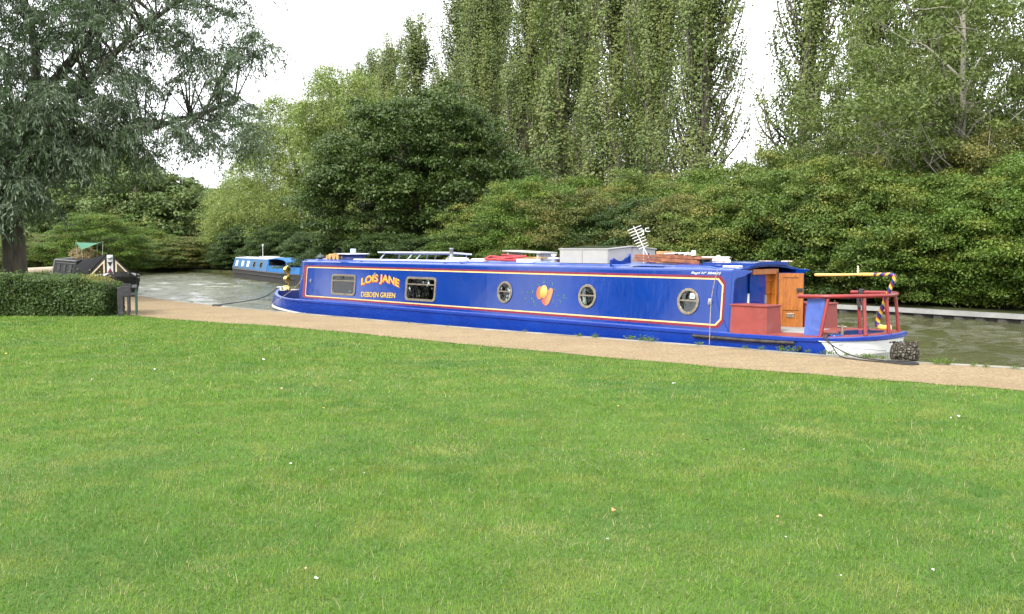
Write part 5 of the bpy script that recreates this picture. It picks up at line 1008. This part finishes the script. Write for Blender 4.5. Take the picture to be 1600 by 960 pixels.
# local x: 0 at the stem -> stern; y>0 is to the left of that direction = landward(left) side
def K(x, y, z): return (x, y, z)
bw = 1.02; Hk = [(0, 0), (.06, .30), (.3, .62), (.8, .86), (1.6, .98), (2.8, 1.02), (Lk - 1, 1.02), (Lk - .3, .8), (Lk, .2)]
outk = [(x, -w_) for x, w_ in Hk] + [(x, w_) for x, w_ in Hk[:0:-1]]; nk = len(outk)
ztk = lambda x: .66 + .42 * max(0, 1 - x / 3.2) ** 1.6
m_ = MB(); r0 = [(x, y, ztk(x)) for x, y in outk]; r1 = [(x - .03 * (x < 1), y * 1.0, ztk(x) - .22) for x, y in outk]; r2 = [(x + .25 * (x < 1), y * .93, .02) for x, y in outk]; r3 = [(x + .6 * (x < 1), y * .85, -.3) for x, y in outk]
vs = r0 + r1 + r2 + r3; m_.add(vs, [(k * nk + i, k * nk + (i + 1) % nk, (k + 1) * nk + (i + 1) % nk, (k + 1) * nk + i) for k in range(3) for i in range(nk)]); m_.add(r0, [tuple(range(nk))]); m_.build('hull', M['bitumen'], t)
# painted panels at the bow (white band with red and black marks)
def onside(x, s_, z, e_): w_ = float(np.interp(x, [h[0] for h in Hk], [h[1] for h in Hk])); return (x - e_ * (1 if x < .7 else .3), s_ * (w_ + e_), z)
for s_ in (-1, 1):
    xs = np.linspace(.05, 2.4, 12); m_ = MB(); vs = [onside(x, s_, ztk(x) - .03, .012) for x in xs] + [onside(x, s_, ztk(x) - .20, .012) for x in xs]
    m_.add(vs, [(i, i + 1, 12 + i + 1, 12 + i) for i in range(11)], 0)
    for xa, xb, mi in ((.35, .75, 1), (1.0, 1.25, 2), (1.35, 1.6, 1), (1.75, 2.2, 3)):
        a_, b_ = onside(xa, s_, ztk(xa) - .06, .018), onside(xb, s_, ztk(xb) - .06, .018); c_, d_ = onside(xb, s_, ztk(xb) - .17, .018), onside(xa, s_, ztk(xa) - .17, .018); m_.add([a_, b_, c_, d_], [(0, 1, 2, 3)], mi)
    m_.build('bow_panel', [M['white'], M['black'], M['maroon'], M['bitumen']], t)
# cratch board (triangle) facing the bow
cx = 2.3; tri = [(-.98, .72), (.98, .72), (.08, 1.86), (-.08, 1.86)]
fnk = lambda a_, b_, q: (cx - q, a_, b_)
MB().prism(tri, fnk, .05).build('cratch_board', M['black'], t)
m_ = MB(); m_.prism([(-.115, .74), (.115, .74), (.115, 1.84), (-.115, 1.84)], lambda a_, b_, q: (cx - .052 - q, a_, b_), .02)
m_.prism([(0, .80), (.09, 1.0), (0, 1.22), (-.09, 1.0)], lambda a_, b_, q: (cx - .073 - q, a_, b_), .006, 1); m_.prism([(-.1, 1.5), (.1, 1.5), (0, 1.26)], lambda a_, b_, q: (cx - .073 - q, a_, b_), .006, 2)
m_.build('centre_panel', [M['white'], M['maroon'], M['black']], t)
m_ = MB()
for s_ in (-1, 1):
    m_2 = MB(); m_2.ring([(s_ * .20, .78), (s_ * .84, .78), (s_ * .20, 1.6)], [(s_ * .26, .84), (s_ * .73, .84), (s_ * .26, 1.44)], lambda a_, b_, q: (cx - .052 - q, a_, b_), .02); wk = m_2.build('window_frame', M['cream'], t)
    MB().prism([(s_ * .26, .84), (s_ * .73, .84), (s_ * .26, 1.44)], lambda a_, b_, q: (cx - .053 - q, a_, b_), .006).build('pane', mat('brown_glass', (.05, .035, .015), .1), wk)
m_ = MB(); m_.lathe([(0, .1), (.07, .09), (.1, .03), (.11, 0), (0, -.01)], (cx - .07, 0, 1.72), 16, 0, Matrix.Rotation(R(-90), 3, 'Y')); m_.build('tunnel_lamp', M['alu'], t)
# canvas cover: ridge tent from the cratch to the cabin
m_ = MB(); P0 = [(-1.0, .68), (-.82, 1.0), (-.1, 1.88), (.1, 1.88), (.82, 1.0), (1.0, .68)]; P1 = [(-.98, .68), (-.86, 1.25), (-.5, 1.58), (.5, 1.58), (.86, 1.25), (.98, .68)]
P0m = [(-1.0, .68), (-.90, 1.08), (-.35, 1.72), (.35, 1.72), (.90, 1.08), (1.0, .68)]
vs = [(2.32, y, z) for y, z in P0] + [(3.5, y, z) for y, z in P0m] + [(5.4, y, z) for y, z in P1]; m_.add(vs, [(a_ * 6 + j, a_ * 6 + j + 1, a_ * 6 + 7 + j, a_ * 6 + 6 + j) for a_ in (0, 1) for j in range(5)] + [tuple(range(6)), tuple(range(12, 18))]); m_.build('canvas_cover', M['canvas'], t)
m_ = MB(); Pc = [(-.9, .68), (-.78, 1.5), (-.6, 1.56), (0, 1.6), (.6, 1.56), (.78, 1.5), (.9, .68)]; k = 7; xe = Lk - 1.2
vs = [(5.4, y, z) for y, z in Pc] + [(xe, y, z) for y, z in Pc]; m_.add(vs, [(j, j + 1, k + j + 1, k + j) for j in range(6)] + [tuple(range(k)), tuple(range(k, 2 * k))]); m_.build('cabin', mat('dark_cabin_paint', (.012, .012, .014), .7, spec=.1), t)
m_ = MB(); m_.tube([(5.4, .80, 1.5), (xe, .80, 1.5)], .035, 6); m_.tube([(xe, .92, .68), (xe, .80, 1.5), (xe, 0, 1.62), (xe, -.8, 1.5), (xe, -.92, .68)], .045, 6); m_.tube([(5.4, .84, 1.36), (xe, .84, 1.36)], .012, 6); m_.build('cabin_trim', mat('grey_trim', (.12, .12, .12), .8), t)
for x in (6.4, 8.2, 10.0): MB().prism([(x, .92), (x + .7, .92), (x + .7, 1.28), (x, 1.28)], lambda a_, b_, q: (a_, .9 - (b_ - .68) / .82 * .12 + q, b_), .03).build('window', M['interior'], t)
def K2(x, y, z): return pb + Vector((math.cos(angk) * x - math.sin(angk) * y, math.sin(angk) * x + math.cos(angk) * y, z))
# canopy on poles, dried plants and gear on that roof
cpos = K2(7.6, -.1, 1.02); t2 = empty('canopy', cpos, angk); t2.scale = (.6, .6, .85); tag(t2, 'small green tarpaulin canopy on thin poles over the dark boat', 'canopy')
m_ = MB(); c4 = [(-1.0, -.75, 1.3), (1.5, -.75, 1.22), (1.2, .8, 1.25), (-.8, .7, .86)]; cc = (.2, 0, 1.06); m_.add(c4 + [cc], [(0, 1, 4), (1, 2, 4), (2, 3, 4), (3, 0, 4)]); m_.build('tarpaulin', M['tarp'], t2)
pg_ = mat('pole_grey', (.3, .32, .3), .6)
for x, y, z in c4: MB().tube([(x * .9, y * .9, 0), (x, y, z)], .02, 5).build('canopy_pole', pg_, t2)
rk = np.random.default_rng(9); me_, _ = clump_crown('foliage', rk, [(0, 0, .45, 1.3, .5, .35, 1)], 40, 90, .22, .09, leaf_mat('dried_leaves', (.22, .14, .05), (.38, .27, .12), (.1, .13, .03), .2), flat=.8, shell=.3, asp=.25)
o_ = bpy.data.objects.new('dried_plants', me_); COL.objects.link(o_); o_.location = K2(8.6, 0, 1.1); o_.rotation_euler = (0, 0, angk); tag(o_, 'straw coloured dried plants heaped on the dark boat roof under the canopy', 'plants')
m_ = MB(); m_.box((0, 0, .1), (1.2, .7, .2), .2); m_.box((1.4, .1, .12), (.8, .6, .24), -.3); tag(m_.build('roof_sacks', mat('grey_white_sacks', (.42, .42, .42), .8, var=.3), None, .06, loc=K2(6.6, 0, 1.02), rz=angk), 'pale grey sacks on the dark boat roof behind the cover', 'sacks')
tag(MB().lathe([(.0, .26), (.3, .2), (.42, .08), (.42, 0)], (0, 0, 0), 18).build('black_tub', M['black'], None, loc=K2(5.5, .1, 1.02)), 'upturned black tub on the dark boat roof next to the cover', 'tub')
tag(MB().prism([(-1.4, -.55), (.8, -.5), (1.2, 0), (.8, .5), (-1.4, .55)], lambda a_, b_, q: (a_, b_, .05 + q * 1 + .05 * a_), .35).build('upturned_dinghy', mat('tan_hull', (.34, .27, .2), .7), None, .12, loc=(-27.2, 55.5, .0), rz=R(15)), 'upturned tan dinghy on the grass left of the dark boat', 'dinghy')

# ================================================================== bench at the end of the hedge
t = empty('bench', (-8.47, 21.15, 0), R(111)); tag(t, 'weathered dark timber bench seen end-on beside the hedge', 'bench')
# local x runs away from the camera (length), y to the left
for x in (0, 1.5):
    f = MB(); prof_ = [(.215, 0), (.10, 0), (.10, .42), (-.06, .44), (-.06, .66), (.12, .67), (.19, .63), (.225, .5)]
    f.prism(prof_, lambda a_, b_, q, x=x: (x + q, a_, b_), .07).build('end_panel', M['benchwood'], t, bevel=.012)
    MB().box((x + .03, -.005, .22), (.05, .055, .45)).build('leg', M['benchwood'], t, bevel=.006); MB().box((x + .03, -.165, .31), (.05, .045, .62)).build('leg', M['greendark'], t, bevel=.006)
m_ = MB(); m_.box((.78, .02, .44), (1.42, .34, .035)); m_.build('seat', M['benchwood'], t, bevel=.006)
m_ = MB(); m_.box((.78, .205, .56), (1.42, .03, .12)); m_.build('backrest', M['benchwood'], t, bevel=.006)
m_ = MB(); m_.box((.74, -.13, .63), (1.6, .11, .022)); m_.build('arm_board', M['benchwood'], t, bevel=.005)

# ================================================================== litter, leaves, bank weeds
LIT = [(-4.33, 11.55, 'w', 0.03), (-4.69, 10.66, 'w', 0.025), (-2.48, 7.54, 'd', 0.03), (-3.28, 12.6, 'w', 0.035), (-1.79, 10.56, 'w', 0.022), (-4.33, 12.81, 'w', 0.018), (-7.22, 17.42, 'y', 0.03), (-7.03, 13.27, 'y', 0.03), (-8.86, 17.15, 't', 0.025), (-1.32, 7.41, 'd', 0.028), (-1.19, 6.27, 'w', 0.02), (-0.97, 6.18, 'w', 0.018), (-0.87, 4.19, 'w', 0.016), (-0.95, 4.31, 't', 0.018), (0.57, 5.31, 'o', 0.032), (0.48, 4.76, 'w', 0.018), (3.89, 8.3, 'w', 0.025), (3.8, 8.24, 'w', 0.02), (1.75, 10.32, 'w', 0.04), (1.68, 6.9, 'w', 0.024), (1.86, 6.36, 'w', 0.022), (2.1, 5.57, 't', 0.02), (1.69, 5.18, 't', 0.018), (1.45, 5.17, 't', 0.016), (1.39, 4.8, 'w', 0.015), (1.92, 4.3, 'w', 0.017), (1.22, 6.08, 'd', 0.03), (0.98, 8.83, 'y', 0.03), (-1.51, 6.47, 'w', 0.015), (-2.41, 9.95, 't', 0.025), (-1.73, 8.73, 'y', 0.02), (-4.7, 15.07, 'w', 0.015), (-5.44, 14.02, 'w', 0.02), (1.49, 7.26, 'd', 0.02), (1.47, 4.22, 'w', 0.014), (2.49, 14.03, 't', 0.02)]
kinds = {'w': ('petal', M['petal'], 'small white feather or petal lying on the lawn', 'petal', 'white scraps scattered on the lawn'), 'd': ('fallen_leaf', M['brownleaf'], 'dark brown fallen leaf lying on the lawn', 'leaf', 'brown leaves on the lawn'),
         'y': ('fallen_leaf', M['yellowleaf'], 'small yellow fallen leaf lying on the lawn', 'leaf', 'yellow leaves on the lawn'), 't': ('fallen_leaf', M['tanleaf'], 'small tan fallen leaf lying on the lawn', 'leaf', 'tan leaves on the lawn'), 'o': ('petal', M['orange'], 'salmon orange petal lying on the lawn right of centre', 'petal', None)}
rq = random.Random(12)
for x, y, kd, sz in LIT:
    sz *= .78; nm, mt_, lb, ct, gp = kinds[kd]; m_ = MB(); n5 = 7; rs = [sz * rq.uniform(.6, 1.1) for _ in range(n5)]
    vs = [(rs[i] * math.cos(6.283 * i / n5), rs[i] * .6 * math.sin(6.283 * i / n5), rq.uniform(-.2, .6) * sz) for i in range(n5)] + [(0, 0, sz * .25)]; vs2 = [(a_, b_, c_ - .002) for a_, b_, c_ in vs]
    m_.add(vs, [(i, (i + 1) % n5, n5) for i in range(n5)]); m_.add(vs2, [((i + 1) % n5, i, n5) for i in range(n5)])
    o_ = m_.build(nm, mt_, None, loc=(x, y, .036), rz=rq.random() * 6); tag(o_, lb, ct, gp)
wd_m = []
for sd in (1, 2, 3):
    r_ = np.random.default_rng(sd); Pp, Aa, Bb = [], [], []
    for _ in range(46):
        az = r_.random() * 6.28; le = r_.uniform(.1, 1.0); l_ = r_.uniform(.06, .2); d = np.array([math.cos(az) * math.sin(le), math.sin(az) * math.sin(le), math.cos(le)]); s_ = r_.normal(0, .07, 2)
        Pp.append(np.array([s_[0], s_[1] * .5, 0]) + d * l_ / 2); Aa.append(d * l_ / 2); b_ = np.cross(d, [math.sin(az + 1), math.cos(az), .3]); Bb.append(b_ / np.linalg.norm(b_) * .006)
        if r_.random() < .5: Pp.append(Pp[-1] + d * l_ * .4); Aa.append(r_.normal(0, .016, 3)); Bb.append(r_.normal(0, .014, 3))
    wd_m.append(quads_mesh('weed_tuft', np.array(Pp), np.array(Aa), np.array(Bb), r_.random(len(Pp)), r_.random(len(Pp)), L['green']))
WE = [(-3.26, 20.35, 0.18), (-2.04, 19.05, 0.18), (-1.22, 18.27, 0.18), (1.14, 16.16, 0.36), (1.39, 15.93, 0.41), (1.93, 15.59, 0.45), (2.11, 15.38, 0.59), (2.23, 15.27, 0.5), (2.87, 14.67, 0.36), (3.47, 14.2, 0.32), (3.66, 14.02, 0.36), (3.91, 13.85, 0.45), (4.03, 13.76, 0.5), (4.21, 13.6, 0.32), (4.41, 13.43, 0.41), (4.47, 13.35, 0.45), (4.61, 13.19, 0.36), (4.78, 12.96, 0.41), (4.85, 12.89, 0.41), (4.98, 12.81, 0.36), (5.47, 12.32, 0.45), (5.52, 12.25, 0.59), (5.58, 12.25, 0.36), (5.82, 12.05, 0.32), (5.92, 11.92, 0.27), (0.23, 17.02, 0.27), (6.21, 11.79, 0.27), (-7.6, 24.73, 0.36), (-8.74, 26.17, 0.36)]
for i, (x, y, s_) in enumerate(WE):
    o_ = bpy.data.objects.new('weed_tuft', wd_m[i % 3]); COL.objects.link(o_); o_.location = (x, y, .012); o_.rotation_euler = (0, 0, rq.random() * 6); o_.scale = (s_ * 1.3, s_ * 1.3, s_); tag(o_, 'small green weed tuft growing on the stone bank edge', 'weed', 'weeds along the bank edge')
